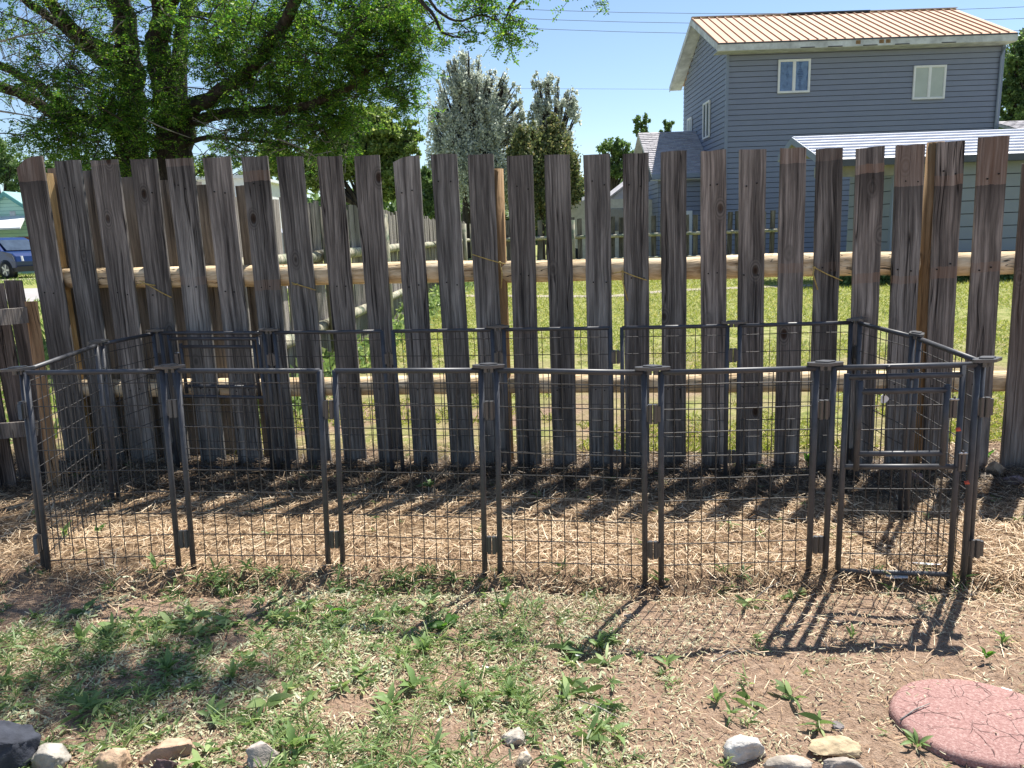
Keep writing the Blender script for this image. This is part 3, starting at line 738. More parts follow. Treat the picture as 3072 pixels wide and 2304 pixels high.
# low grey shingled roof to the right of the house
gx = W + .25; gz = Y(2990, 363, 28.5).z; 
b = MB(); b.box(gx, gx + 7, -3.2, .3, 0, gz - 1.1); b.build('side_wing_wall', M_SIDING, house)
b = MB(); b.quadprism([(gx - .1, -3.6, gz - 1.25), (gx - .1, .5, gz - .03), (gx - .1, .5, gz - .13), (gx - .1, -3.6, gz - 1.35)], (7.5, 0, 0)); b.build('side_wing_roof', M_SOFFIT, house)
courses((gx - .1, -3.6, gz - 1.24), (gx + 7.4, -3.6, gz - 1.24), (gx - .1, .5, gz - .02), (gx + 7.4, .5, gz - .02), 20).build('shingle_course', M_SHING, house)['kind'] = 'stuff'

# ------------------------------------------------------------------ shed
SY = 17.0
sx = Y(2466, 480, SY).x; sz = Y(2466, 480, SY).z; sry = 18.8; srz = Y(2391, 414, sry).z
shed = empty('shed', (sx, SY, 0)); tag(shed, 'low grey blue shed with white ribbed metal roof just beyond the lawn', 'shed')
cx = Y(2675, 640, SY + .4).x - sx; XR = 7.0
b = MB(); b.box(cx, XR, .4, 2.6, 0, sz - .1); b.quadprism([(cx, .4, sz - .1), (cx, 2.6, sz - .1), (cx, 2.6, sz + .1), (cx, 1.8, srz - .12)], (XR - cx, 0, 0)); b.build('wall', M_SEAM, shed)
lap(shed, XR - cx, 9, 0, .285, M_SIDE2, Matrix.Translation((cx, .39, .03)))
lap(shed, 2.2, 9, 0, .285, M_SIDE2, Matrix.Translation((cx + .01, 2.6, .03)) @ Matrix.Rotation(-math.pi / 2, 4, 'Z'))
b = MB(); b.box(cx - .03, cx + .07, .345, .45, 0, sz - .1); b.build('corner_trim', M_TRIM, shed)
sa2 = math.atan2(srz - sz, sry - SY); sL = math.hypot(srz - sz, sry - SY); nr = 8
for side in (0, 1):
    rib = MB(); st = sL / nr
    rib.quadprism([(0, 0, 0), (0, st * .76, .0), (0, st * .80, .04), (0, st * .93, .04), (0, st * .96, .0), (0, st * .96, -.03), (0, 0, -.03)], (XR + .5, 0, 0))
    me = bpy.data.meshes.new('roof_rib'); me.from_pydata([tuple(v) for v in rib.v], [], rib.f); me.materials.append(M_GALV)
    for i in range(nr):
        if side and i < 4: continue
        o = link('roof_rib', me, shed)
        base = Matrix.Translation((0, 0, sz)) @ Matrix.Rotation(sa2, 4, 'X') if side == 0 else Matrix.Translation((XR + .5, 3.6, sz)) @ Matrix.Rotation(math.pi, 4, 'Z') @ Matrix.Rotation(sa2, 4, 'X')
        o.matrix_local = base @ Matrix.Translation((0, st * i, 0))
b = MB(); b.box(0, XR + .5, -.03, -.004, sz - .15, sz - .0); b.build('fascia', M_DARKFL, shed)
for q in ([(-.02, -.02, sz - .14), (-.02, 1.8, srz - .14), (-.02, 1.8, srz + .02), (-.02, -.02, sz + .02)], [(-.02, 1.8, srz - .14), (-.02, 2.7, (sz + srz) / 2 - .14), (-.02, 2.7, (sz + srz) / 2 + .02), (-.02, 1.8, srz + .02)]):
    b = MB(); b.quadprism(q, (.03, 0, 0)); b.build('rake_board', M_TRIM, shed)
b = MB(); b.quadprism([(.02, 0, sz - .06), (.02, 1.8, srz - .06), (.02, 2.7, (sz + srz) / 2 - .06), (.02, 2.7, (sz + srz) / 2 - .08), (.02, 1.8, srz - .08), (.02, 0, sz - .08)], (XR, 0, 0)); b.build('roof_lining', M_LINING, shed)
b = MB(); b.box(.02, cx, .35, .45, sz - .35, sz - .12); b.build('beam', M_LINING, shed)
for y in (2.5,):
    b = MB(); b.box(.12, .22, y - .05, y + .05, 0, sz - .1); b.build('post', M_TRIM, shed)

# ------------------------------------------------------------------ camper van, pale gabled shed, white barn
cv = empty('camper', Vector((Y(1800, 640, 31).x, 31, 0))); tag(cv, 'cream motorhome with dark rounded window parked behind the picket fence', 'camper')
b = MB(); prof = [(-1.9, .5), (-2.0, .9), (-1.95, 2.3), (-1.75, 2.75), (-1.3, 2.9), (1.6, 2.95), (2.2, 2.85), (2.35, 2.5), (2.35, .5)]
b.quadprism([(x, 0, z - .35) for x, z in prof], (0, 2.2, 0)); b.build('body', simple('cream_body', (.50, .48, .44), .4), cv)
b = MB(); wp = []
for (cx_, cz_, a0) in ((1.05, 2.1, 0), (-.25, 2.1, 90), (-.25, 1.45, 180), (1.05, 1.45, 270)):
    for k in range(4): a = R(a0 + k * 30); wp.append((cx_ + .12 * math.cos(a), -.03, cz_ + .12 * math.sin(a)))
b.quadprism(wp[::-1], (0, .035, 0)); b.build('window', M_GLASS, cv)
b = MB(); b.box(-.6, .1, .6, 1.3, 2.6, 2.75); b.build('roof_vent', M_WHITE, cv)
for x in (-1.1, 1.4):
    b = MB(); b.tube([(x, -.02, .36), (x, .2, .36)], .36, 18); b.build('wheel', M_TYRE, cv, True)
ps = empty('shed', Vector((Y(1880, 640, 36).x, 36, 0))); tag(ps, 'pale lavender grey gabled outbuilding behind the motorhome', 'shed')
b = MB(); b.quadprism([(-1.2, 0, 0), (2.6, 0, 0), (2.6, 0, 4.0), (.9, 0, 4.0), (-1.2, 0, 2.5)], (0, 4, 0)); b.build('wall', simple('lavender_grey_wall', (.42, .44, .55), .6), ps)
b = MB(); b.quadprism([(-1.35, -.15, 2.42), (.9, -.15, 4.03), (.9, -.15, 4.13), (-1.35, -.15, 2.52)], (0, 4.3, 0)); b.build('roof', M_SHING, ps)
wb_ = empty('barn', Vector((Yk(470, 480, 32).x, 32, 0))); tag(wb_, 'white building with bright wall seen between the left fence boards', 'building')
bx0 = Yk(424, 480, 32).x - wb_.location.x; bx1 = Yk(548, 480, 32).x - wb_.location.x; bz = Yk(450, 388, 32).z
b = MB(); b.box(bx0, bx1, 0, 5, 0, bz); b.build('wall', M_WHITE, wb_)
b = MB(); b.box(bx0 - .2, bx1 + .2, -.25, 5.2, bz, bz + .12); b.build('roof', M_WHITE, wb_)
for k in (.35, .8):
    b = MB(); x = bx0 + (bx1 - bx0) * k; b.box(x, x + .12, -.03, 0, .3, bz - .4); b.build('downpipe', M_TEAL, wb_)

# green house
gh = empty('house', Vector((Yk(28, 500, 46).x, 46, 0))); tag(gh, 'mint green gabled house with white porch at the far left', 'house')
pk = Yk(28, 413, 46); z1 = Yk(0, 452, 46).z; hwid = 3.3
zc = pk.z - 2.45
b = MB(); b.box(-hwid, hwid, .05, 7, 0, zc); b.quadprism([(-hwid, .05, zc), (hwid, .05, zc), (0, .05, pk.z - .15)], (0, 7, 0)); b.build('wall', M_TEAL, gh)
def gc2(z):
    if z < zc: return (0, 2 * hwid)
    t = (z - zc) / (pk.z - .1 - zc) * hwid; return (t, 2 * hwid - t)
lap(gh, 2 * hwid, int(pk.z / .22), 0, .22, M_MINT, Matrix.Translation((-hwid, .05, 0)), clip=gc2)
for s in (-1, 1):
    b = MB(); q = [(0, -.3, pk.z), (s * (hwid + .5), -.3, zc - .37), (s * (hwid + .5), -.3, zc - .52), (0, -.3, pk.z - .18)]
    if s < 0: q = q[::-1]
    b.quadprism(q, (0, 7.8, 0)); b.build('roof', M_ROOFTEAL, gh)
    b = MB(); q = [(0, -.34, pk.z - .02), (s * (hwid + .5), -.34, zc - .39), (s * (hwid + .5), -.34, zc - .60), (0, -.34, pk.z - .26)]
    if s < 0: q = q[::-1]
    b.quadprism(q, (0, .035, 0)); b.build('bargeboard', M_TEAL, gh)
b = MB(); b.box(-.02, .32, .0, .03, zc + .55, zc + 1.3); b.build('vent', M_SOFFIT, gh)
zp = Yk(28, 498, 46).z
b = MB(); b.quadprism([(-3.2, -2.6, zp), (2.1, -2.6, zp), (.9, -.0, zp + .75), (-2.4, 0, zp + .75)], (0, .0, .10)); b.build('porch_roof', M_WHITE, gh)
for x in (-2.9, -.9, -.4, .0):
    b = MB(); b.box(x, x + .14, -2.5, -2.36, 0, zp); b.build('porch_post', M_WHITE, gh)
b = MB(); b.box(.1, 1.9, -.02, .04, 1.1, 2.2); b.build('window', simple('brick_red_shade', (.22, .10, .07), .6), gh)
b = MB(); b.box(-2.6, -.7, -2.45, -2.38, 0, zp - 1.0); b.build('porch_wall', M_WHITE, gh)
# grey wooden fence beside the green house
gf = empty('board_fence', (-25.2, 44, 0)); tag(gf, 'short grey wooden fence in front of the mint green house', 'fence')
picket_run(gf, (-25.2, 43.2), (-21.5, 43.2), 26, .138, 1.15, M_PALE, -1, (.9, .3), .03, M_PALE, .8)

# ------------------------------------------------------------------ cars
def make_car(loc, rz, label, paint):
    c = empty('parked_car', loc, rz); tag(c, label, 'car', 'cars parked across the street')
    prof = [(2.12, .45), (2.18, .70), (2.14, .92), (1.98, 1.04), (1.65, 1.10), (1.22, 1.16), (.62, 1.62), (.35, 1.72), (-.6, 1.76), (-1.75, 1.70), (-2.2, 1.15), (-2.32, .9), (-2.3, .42)]
    b = MB(); n = len(prof); st = [(-.88, .97), (-.93, 1), (-.80, 1), (.80, 1), (.93, 1), (.88, .97)]
    for yy in (-.90, -.86, .86, .90):
        for x, z in prof:
            k = .93 if abs(yy) > .88 else 1.0; inset = max(0, z - 1.1) * .28
            b.v.append(Vector((x * (1 if abs(yy) < .88 else .985), yy - math.copysign(inset, yy), z if z < 1.1 else z)))
    for r0 in range(3):
        for i in range(n): j = (i + 1) % n; b.f.append([r0 * n + i, r0 * n + j, (r0 + 1) * n + j, (r0 + 1) * n + i])
    b.f.append(list(range(n - 1, -1, -1))); b.f.append([3 * n + i for i in range(n)]); b.build('body', paint, c)
    for sy in (-1, 1):
        b = MB(); q = [(1.12, sy * .875, 1.17), (.55, sy * .80, 1.58), (-1.65, sy * .80, 1.58), (-1.98, sy * .875, 1.17)]
        if sy > 0: q = q[::-1]
        b.quadprism(q, (0, sy * .012, 0)); b.build('side_window', M_GLASS, c)
        b = MB(); q = [(2.06, sy * .86, .72), (2.17, sy * .55, .72), (2.13, sy * .55, .93), (1.98, sy * .87, .95)]; b.quadprism(q, (.03, sy * .04, 0)); b.build('headlight', M_FLOWER, c)
    b = MB(); b.quadprism([(1.34, -.7, 1.16), (1.34, .7, 1.16), (.70, .62, 1.60), (.70, -.62, 1.60)], (.02, 0, .02)); b.build('windscreen', M_GLASS, c)
    b = MB(); b.box(-2.34, 2.20, -.87, .87, .28, .50); b.build('bumper', M_BLK, c)
    for x in (1.45, -1.45):
        for s in (-1, 1):
            b = MB(); b.tube([(x, s * .70, .36), (x, s * .91, .36)], .43, 24); b.build('wheel_arch', M_BLK, c, True)
            b = MB(); b.tube([(x, s * .72, .36), (x, s * .93, .36)], .36, 24); wv_ = b.build('wheel', M_TYRE, c, True)
            b = MB(); b.tube([(x, s * .90, .36), (x, s * .935, .36)], .25, 20)
            b.build('rim', simple('dark_rim', (.12, .12, .13), .4, .5), wv_)
            b = MB()
            for k in range(5):
                a = k * 2 * math.pi / 5 + .3; m_ = Matrix.Translation((x, s * .942, .36)) @ Matrix.Rotation(a, 4, 'Y'); b.box(-.035, .035, -.012, .012, 0, .24, m_)
            b.build('spoke', M_RIM, wv_)
    return c
cp = Yk(15, 592, 38.5); _c = Matrix.Rotation(-.45, 2) @ Vector((1.45 * 1.2, -.91 * 1.2))
mycar = make_car((cp.x - _c.x, 38.5 - _c.y, 0), -.45, 'dark blue car whose front wheel shows at the left edge of the photo', M_CAR)
cp2 = Yk(292, 540, 33.5)
mycar.scale = (1.2, 1.2, 1.2)
make_car((cp2.x + .2, 34.2, 0), .1, 'dark car glimpsed between the third and fourth fence boards', simple('black_blue_paint', (.02, .03, .07), .2, .2, .7))
cp3 = Yk(443, 530, 31)
tr = empty('parked_van', (cp3.x, 30.5, 0)); tag(tr, 'white van with red rear light in front of the white building', 'van')
b = MB(); b.quadprism([(-.5, 0, .4), (4, 0, .4), (4, 0, 1.3), (3, 0, 1.9), (-.5, 0, 2.0)], (0, 1.8, 0)); b.build('body', simple('grey_van_paint', (.35, .37, .40), .4), tr)
b = MB(); b.box(-.48, -.1, -.03, 0, 1.0, 1.35); b.build('rear_light', simple('red_lens', (.6, .02, .03), .3), tr)
for x in (.4, 3.1):
    b = MB(); b.tube([(x, -.02, .36), (x, .2, .36)], .36, 18); b.build('wheel', M_TYRE, tr, True)

# ------------------------------------------------------------------ power lines
for k, (a, m_, c, th) in enumerate([((-200, -60), (1500, 45), (2400, 8), .012), ((-200, -10), (1500, 50), (2400, 34), .012), ((-200, 10), (1500, 72), (2400, 56), .012), ((-200, 180), (1500, 192), (2400, 196), .007)]):
    yv = 42
    if k < 3: A, Mm, C = Yk(860, (5, 25, 45)[k], yv), Yk(1500, (45, 50, 72)[k] - (16 if k == 0 else 0), yv), Yk(2212, (15, 40, 66)[k], yv)
    else: A, Mm, C = Yk(860, 190, yv), Yk(1500, 193, yv), Yk(2212, 196, yv)
    pts = []
    for i in range(25):
        t = -.9 + 2.8 * i / 24
        # parabola through the three points
        l0 = (t - .5) * (t - 1) / (.5); l1 = t * (t - 1) / (-.25); l2 = t * (t - .5) / (.5)
        pts.append(A * l0 + Mm * l1 + C * l2)
    o = MB().tube(pts, th, 5).build('power_line', M_CABLE)
    tag(o, ['topmost power line crossing the sky above the tan roof', 'second power line from the top crossing the sky', 'third power line from the top crossing the sky', 'thin faint lowest cable crossing behind the silver tree'][k], 'power line', 'power lines across the sky')

# ------------------------------------------------------------------ foliage
def leaves(P, Dn, ln, wd, name, mat, curl=.25):
    """P (n,3) bases, Dn (n,3) directions, ln,wd arrays -> folded 4 vertex leaves (2 triangles)"""
    n = len(P); Dn = Dn / np.linalg.norm(Dn, axis=1, keepdims=True)
    r = rng.normal(size=(n, 3)); S = np.cross(Dn, r); S /= np.linalg.norm(S, axis=1, keepdims=True) + 1e-9
    Nn = np.cross(S, Dn); ln = np.broadcast_to(ln, n)[:, None]; wd = np.broadcast_to(wd, n)[:, None]
    a = P; b_ = P + Dn * ln * .5 + S * wd * .5 + Nn * ln * curl * .3; c = P + Dn * ln; d = P + Dn * ln * .5 - S * wd * .5 + Nn * ln * curl * .3
    V = np.stack([a, b_, c, d], 1).reshape(-1, 3); I = np.arange(n)[:, None] * 4
    F = np.concatenate([I + [0, 1, 2, 3]], 1)
    return npmesh(name, V, F, mat)
def strips(P, Dn, ln, wd, up, name, mat, droop=0, flat=False):
    """3 segment bent blades (8 verts, 3 quads)"""
    n = len(P); Dn = Dn / np.linalg.norm(Dn, axis=1, keepdims=True)
    ln = np.broadcast_to(ln, n)[:, None]; wd = np.broadcast_to(wd, n)[:, None]
    Up = np.tile(np.array([[0, 0, 1.]]), (n, 1)) if flat else rng.normal(size=(n, 3))
    if flat: Up = Up + rng.normal(size=(n, 3)) * .35
    S = np.cross(Dn, Up); S /= np.linalg.norm(S, axis=1, keepdims=True) + 1e-9
    vs_ = []
    prof = [(.0, .5), (.35, 1.), (.7, .8), (1., .12)] if not flat else [(.0, 1), (.35, 1.), (.7, 1), (1., .8)]
    side = np.cross(S, Dn)
    bend = (rng.random((n, 1)) - .5) * up
    for t, k in prof:
        p = P + Dn * ln * t + side * ln * bend * (t * t) + np.array([[0, 0, -1.]]) * ln * droop * t * t
        vs_ += [p + S * wd * k * .5, p - S * wd * k * .5]
    V = np.stack(vs_, 1).reshape(-1, 3); I = np.arange(n)[:, None] * 8
    F = np.concatenate([I + [0, 2, 3, 1], I + [2, 4, 5, 3], I + [4, 6, 7, 5]], 0)
    return npmesh(name, V, F, mat)

# ---- the big locust tree
TY = 12.0
loc = Yk(362, 600, TY); loc.z = 0
tree = empty('locust_tree', loc); tag(tree, 'large spreading green tree with dark forked limbs behind the left fence boards', 'tree')
def L(px, py, y): return Yk(px, py, y)
LIMBS = [
 ([(362, 640, 12), (366, 460, 12), (370, 330, 12), (385, 268, 12)], .27, .21),
 ([(368, 350, 12), (358, 215, 12), (344, 107, 12), (351, 36, 11.8), (340, -120, 11.4), (360, -330, 10.6)], .17, .09),
 ([(385, 270, 12), (387, 161, 12.3), (394, 72, 12.6), (420, -60, 12.8), (470, -260, 12.8)], .12, .06),
 ([(300, 640, 12.4), (290, 420, 12.4), (288, 340, 12.4), (286, 215, 12.4), (276, 125, 12.3), (265, 36, 12.2), (250, -90, 11.8), (240, -300, 11)], .20, .11),
 ([(385, 275, 12), (412, 232, 11.9), (465, 204, 11.6), (537, 150, 11.2), (600, 70, 10.6), (660, -40, 10)], .12, .05),
 ([(392, 285, 12), (412, 262, 12), (519, 243, 11.6), (644, 233, 11.2), (752, 190, 10.8), (820, 120, 10.4)], .09, .03),
 ([(276, 140, 12.3), (240, 110, 12), (179, 80, 11.6), (120, 20, 11), (60, -80, 10.4)], .11, .05),
 ([(282, 170, 12.3), (215, 128, 12.2), (150, 70, 12), (70, 10, 11.8), (0, -40, 11.5)], .09, .04),
 ([(286, 270, 12.4), (220, 262, 12.2), (132, 250, 12), (72, 215, 11.8), (0, 190, 11.5), (-90, 180, 11.2)], .10, .05),
 ([(200, 262, 12.1), (132, 225, 11.8), (90, 190, 11.6), (0, 140, 11.4), (-80, 90, 11)], .07, .04),
 ([(390, 36, 12.5), (430, 30, 12.4), (540, 45, 12), (640, 40, 11.6), (760, 90, 11.2), (830, 160, 11)], .05, .015),
 ([(355, 60, 12), (400, -30, 11), (560, -160, 9.6), (760, -200, 8.8), (880, -90, 8.5), (903, -10, 8.4), (936, 33, 8.3), (957, 71, 8.25), (1000, 82, 8.2)], .06, .006),
 ([(880, -90, 8.5), (930, 5, 8.35), (985, 45, 8.3), (1040, 32, 8.2), (1080, 50, 8.15), (1100, 78, 8.1)], .02, .005),
 ([(370, 330, 12), (430, 300, 11.8), (500, 300, 11.6), (600, 310, 11.6)], .05, .02),
 ([(351, 36, 11.8), (320, -160, 9.5), (300, -420, 7.6), (260, -800, 6.3), (200, -1150, 5.6)], .09, .03),
]
lp = tree.location; limb_pts = []; tb = MB()
def smooth_path(pts, sub=4):
    P = [Vector(p) for p in pts]; out = []
    for i in range(len(P) - 1):
        a = P[max(i - 1, 0)]; b_ = P[i]; c = P[i + 1]; d = P[min(i + 2, len(P) - 1)]
        for k in range(sub):
            t = k / sub; out.append(.5 * ((2 * b_) + (-a + c) * t + (2 * a - 5 * b_ + 4 * c - d) * t * t + (-a + 3 * b_ - 3 * c + d) * t ** 3))
    out.append(P[-1]); return out
first = True
for li, (pts, r0, r1) in enumerate(LIMBS):
    P = smooth_path([L(*p) for p in pts]); m_ = len(P)
    f_ = 1.25 if r1 >= .03 else 1.0; rad = [(r0 + (r1 - r0) * (i / (m_ - 1)) ** .8) * f_ for i in range(m_)]
    P2 = [p + Vector((rnd.uniform(-1, 1), rnd.uniform(-1, 1), rnd.uniform(-1, 1))) * rad[i] * .25 - lp for i, p in enumerate(P)]
    if li == 0: P2[0].z = -.1
    (tb if li in (0, 3) else tb).tube(P2, rad, 10)
    for p, q in zip(P, rad):
        if p.z > 2.2: limb_pts.append((p, q))
tb.build('trunk', M_BARK, tree, True)
# leaf clusters: (px,py,depth, radius px, count)
BL = [(60, 40, 11, 150, 26), (200, 10, 11.5, 140, 34), (60, 270, 11.5, 80, 16), (190, 190, 11.6, 80, 22), (190, 260, 11.7, 90, 62), (300, 250, 11.4, 80, 60), (230, 290, 11.6, 90, 40), (150, 300, 11.6, 50, 14), (330, 130, 11.4, 80, 24), (400, 60, 11.8, 110, 40), (470, 120, 11.5, 90, 36),
      (560, 60, 11.2, 110, 70), (600, 150, 11.3, 100, 74), (700, 70, 11, 120, 84), (540, 240, 11.6, 90, 50), (680, 220, 11.2, 90, 62), (780, 140, 10.8, 70, 46), (790, 30, 10.6, 80, 56), (640, 280, 11.4, 70, 22), (860, 40, 10.6, 50, 18), (880, 120, 10.6, 30, 6), (460, 300, 11.8, 70, 12), (730, 270, 11.2, 50, 14), (850, 90, 10.6, 50, 10),
      (880, 200, 10.6, 30, 3), (-80, 120, 11.5, 120, 20), (-60, -60, 11, 150, 24), (430, -80, 11.5, 150, 40), (700, -80, 10.6, 160, 44), (250, -140, 11.2, 160, 36), (60, -180, 11, 160, 30), (600, -220, 10.4, 180, 40), (880, -60, 9.6, 90, 26),
      (1010, 5, 8.3, 22, 3), (1050, 15, 8.2, 20, 4), (1085, 35, 8.1, 14, 3), (1095, 70, 8.1, 8, 2), (975, 78, 8.2, 12, 1), (1020, 60, 8.2, 10, 1), (925, -30, 8.5, 26, 5), (915, 60, 8.4, 10, 1), (895, 140, 10.6, 12, 5), (880, 215, 10.6, 12, 5), (900, 60, 10.4, 14, 5), (850, 190, 10.7, 14, 6), (1270, -40, 8.6, 10, 3), (400, -400, 10, 240, 40), (150, -420, 10, 240, 40)]
cl = []
for (px, py, yv, rp, n) in BL:
    rr = rp * K / FPX * yv
    c0 = Yk(px, py, yv)
    for _ in range(n):
        v = Vector((rnd.gauss(0, .5), rnd.gauss(0, .5), rnd.gauss(0, .5)))
        cl.append(c0 + Vector((v.x * rr * 1.1, v.y * min(2.0, rr * 1.6), v.z * rr)))
# boughs overhead, above the frame: they shade the near left ground
def overhead(gx, gy, z):   # point whose sun shadow falls on ground (gx, gy)
    k = z / math.tan(SUN_EL); return Vector((gx + math.sin(SUN_AZ) * k, gy + math.cos(SUN_AZ) * k, z))
for gx_, gy_, rr, n in [(-1.85, 2.62, .10, 4), (-1.42, 2.08, .07, 4), (-1.22, 2.06, .06, 4), (-1.05, 2.12, .06, 3), (-1.1, 2.36, .05, 2), (-1.55, 3.6, .2, 2), (-2.6, 3.3, .5, 8), (-3.3, 4.4, .8, 14), (-1.7, 2.0, .1, 2), (-2.3, 2.6, .3, 5)]:
    for _ in range(n):
        cl.append(overhead(gx_ + rnd.gauss(0, rr * .6), gy_ + rnd.gauss(0, rr * .5), rnd.uniform(3.1, 3.7)))
tw = MB(); LP = np.array([list(p) for p, q in limb_pts]); Pl = []; Dl = []; Ln = []
nodes = list(LP)
order = sorted(cl, key=lambda c: float(np.min(np.linalg.norm(LP - np.array(c), axis=1))))
node_arr = np.array(nodes)
for c in order:
    ca = np.array(c); d = np.linalg.norm(node_arr - ca, axis=1) + np.maximum(0, node_arr[:, 2] - ca[2]) * .3
    i = int(np.argmin(d)); s = Vector(node_arr[i]); L_ = (c - s).length
    mid = s.lerp(c, .5) + Vector((rnd.gauss(0, .08), rnd.gauss(0, .08), abs(rnd.gauss(0, .10)))) * min(1.5, L_)
    pts = smooth_path([s, mid, c], 3); r0 = min(.04, .006 + .014 * L_)
    tw.tube([p - lp for p in pts], [r0 * (1 - .75 * k / (len(pts) - 1)) for k in range(len(pts))], 5, False)
    node_arr = np.vstack([node_arr, [list(p) for p in pts[1:]]])
    # sprays
    for s_ in range(rnd.randint(3, 5)):
        dr = Vector((rnd.gauss(0, 1), rnd.gauss(0, 1), rnd.gauss(-.15, .7))).normalized(); ln = rnd.uniform(.18, .42)
        tip = c + dr * ln + Vector((0, 0, -.06)); tw.tube([c - lp, c.lerp(tip, .5) + Vector((0, 0, .02)) - lp, tip - lp], [.005, .004, .002], 3, False)
        for q in range(rnd.randint(4, 6)):     # pinnate leaves hanging from the twig
            b0 = c.lerp(tip, rnd.uniform(.2, 1)); ld = Vector((rnd.gauss(0, 1), rnd.gauss(0, 1), rnd.gauss(-.5, .6))).normalized(); ll = rnd.uniform(.10, .17)
            side = ld.cross(Vector((rnd.gauss(0, .4), rnd.gauss(0, .4), 1))).normalized()
            for k in range(5):
                t = (k + .6) / 5
                for sg in (-1, 1):
                    Pl.append(b0 + ld * ll * t - lp); Dl.append(ld * .35 + side * sg); Ln.append(.034)
tw.build('branch', M_BARK, tree)
Pl = np.array([list(p) for p in Pl]); Dl = np.array([list(p) for p in Dl]); Ln = np.array(Ln) * rng.uniform(.8, 1.35, len(Ln))
link('crown', leaves(Pl, Dl, Ln, Ln * .5, 'crown', M_LEAF), tree)
# pale bare twigs hanging in the crown
dt = MB()
for (a, b_, c) in [((310, 255), (350, 275), (412, 298)), ((344, 0), (375, 38), (545, 42)), ((0, 240), (60, 250), (100, 262)), ((140, 10), (110, 60), (40, 80)), ((0, 90), (90, 70), (150, 90)), ((600, 300), (650, 320), (690, 345)), ((240, 75), (260, 50), (280, 40))]:
    dt.tube([p - lp for p in smooth_path([L(*a, 10.9), L(*b_, 10.7), L(*c, 10.9)], 4)], [.014, .013, .012, .010, .009, .008, .007, .006, .004], 5)
for _ in range(130):
    p = L(rnd.uniform(0, 200), rnd.uniform(40, 260), rnd.uniform(11, 12)); pts = [p]
    for k in range(4): pts.append(pts[-1] + Vector((rnd.gauss(.04, .12), rnd.gauss(0, .1), rnd.gauss(.05, .1))))
    dt.tube([q - lp for q in pts], [.008, .007, .005, .004, .003], 3, False)
for _ in range(90):
    p = L(rnd.uniform(480, 760), rnd.uniform(270, 345), rnd.uniform(11, 12)); pts = [p]
    for k in range(4): pts.append(pts[-1] + Vector((rnd.gauss(-.03, .12), rnd.gauss(0, .1), rnd.gauss(.02, .1))))
    dt.tube([q - lp for q in pts], [.009, .008, .006, .004, .003], 3, False)
o = dt.build('bare_twigs', M_PALE, tree); o['kind'] = 'stuff'

def blob_tree(name, cat, label, base, blobs, mat, leaf, nleaf, trunk_r=.15, group=None, upright=False, limbs=6):
    """blobs: list of (center Vector, (rx,ry,rz)); leaves in lumpy clumps, limbs from the trunk to the blobs"""
    base = Vector(base); t = empty(name, base); tag(t, label, cat, group)
    tb_ = MB(); topz = max(c.z + r[2] * .3 for c, r in blobs) - base.z
    cxm = sum((c.x for c, r in blobs)) / len(blobs) - base.x
    main = smooth_path([Vector((0, 0, -.1)), Vector((cxm * .2, 0, topz * .35)), Vector((cxm * .7, 0, topz * .8))], 4)
    tb_.tube(main, [trunk_r * (1 - .8 * k / (len(main) - 1)) for k in range(len(main))], 8)
    P = []; D = []
    vol = [r[0] * r[1] * r[2] for c, r in blobs]; tot = sum(vol)
    for (c, r), v in zip(blobs, vol):
        c = c - base; n = max(50, int(nleaf * v / tot))
        s = main[int(len(main) * .6)]
        for _ in range(limbs):
            e = c + Vector((rnd.uniform(-.7, .7) * r[0], rnd.uniform(-.7, .7) * r[1], rnd.uniform(-.2, .9) * r[2]))
            tb_.tube(smooth_path([s, s.lerp(e, .5) + Vector((0, 0, .1 * r[2])), e], 3), [trunk_r * .3, trunk_r * .25, trunk_r * .22, trunk_r * .18, trunk_r * .14, trunk_r * .1, trunk_r * .05], 5, False)
        nc = max(10, n // 80)
        cc = rng.normal(size=(nc, 3)); cc /= np.linalg.norm(cc, axis=1, keepdims=True); cc *= (rng.random((nc, 1)) ** .5) * rng.uniform(.85, 1.2, (nc, 1))
        cc = cc * np.array(r) + np.array(c)
        idx = rng.integers(0, nc, n); sp = np.array([.13, .13, .36 if upright else .12]) * (min(r) * .9); csz = rng.uniform(.35, 1.25, (nc, 1))
        p = cc[idx] + rng.normal(size=(n, 3)) * sp * csz[idx]
        P.append(p); d = rng.normal(size=(n, 3)); 
        if upright: d[:, 2] += .8
        D.append(d)
    P = np.concatenate(P); D = np.concatenate(D); ln = leaf * rng.uniform(.6, 1.4, len(P))
    tb_.build('trunk', M_BARK, t, True)
    link('crown', leaves(P, D, ln, ln * .7, 'crown', mat), t); return t
def bl(px, py, y, rx, rz, ry=None):     # blob by view position and pixel radii
    c = Yk(px, py, y); k = K / FPX * y; return (c, (rx * k, ry or rx * k * .8, rz * k))
def onground(px, y): p = Yk(px, 590, y); return (p.x, y, 0)
PY = 46
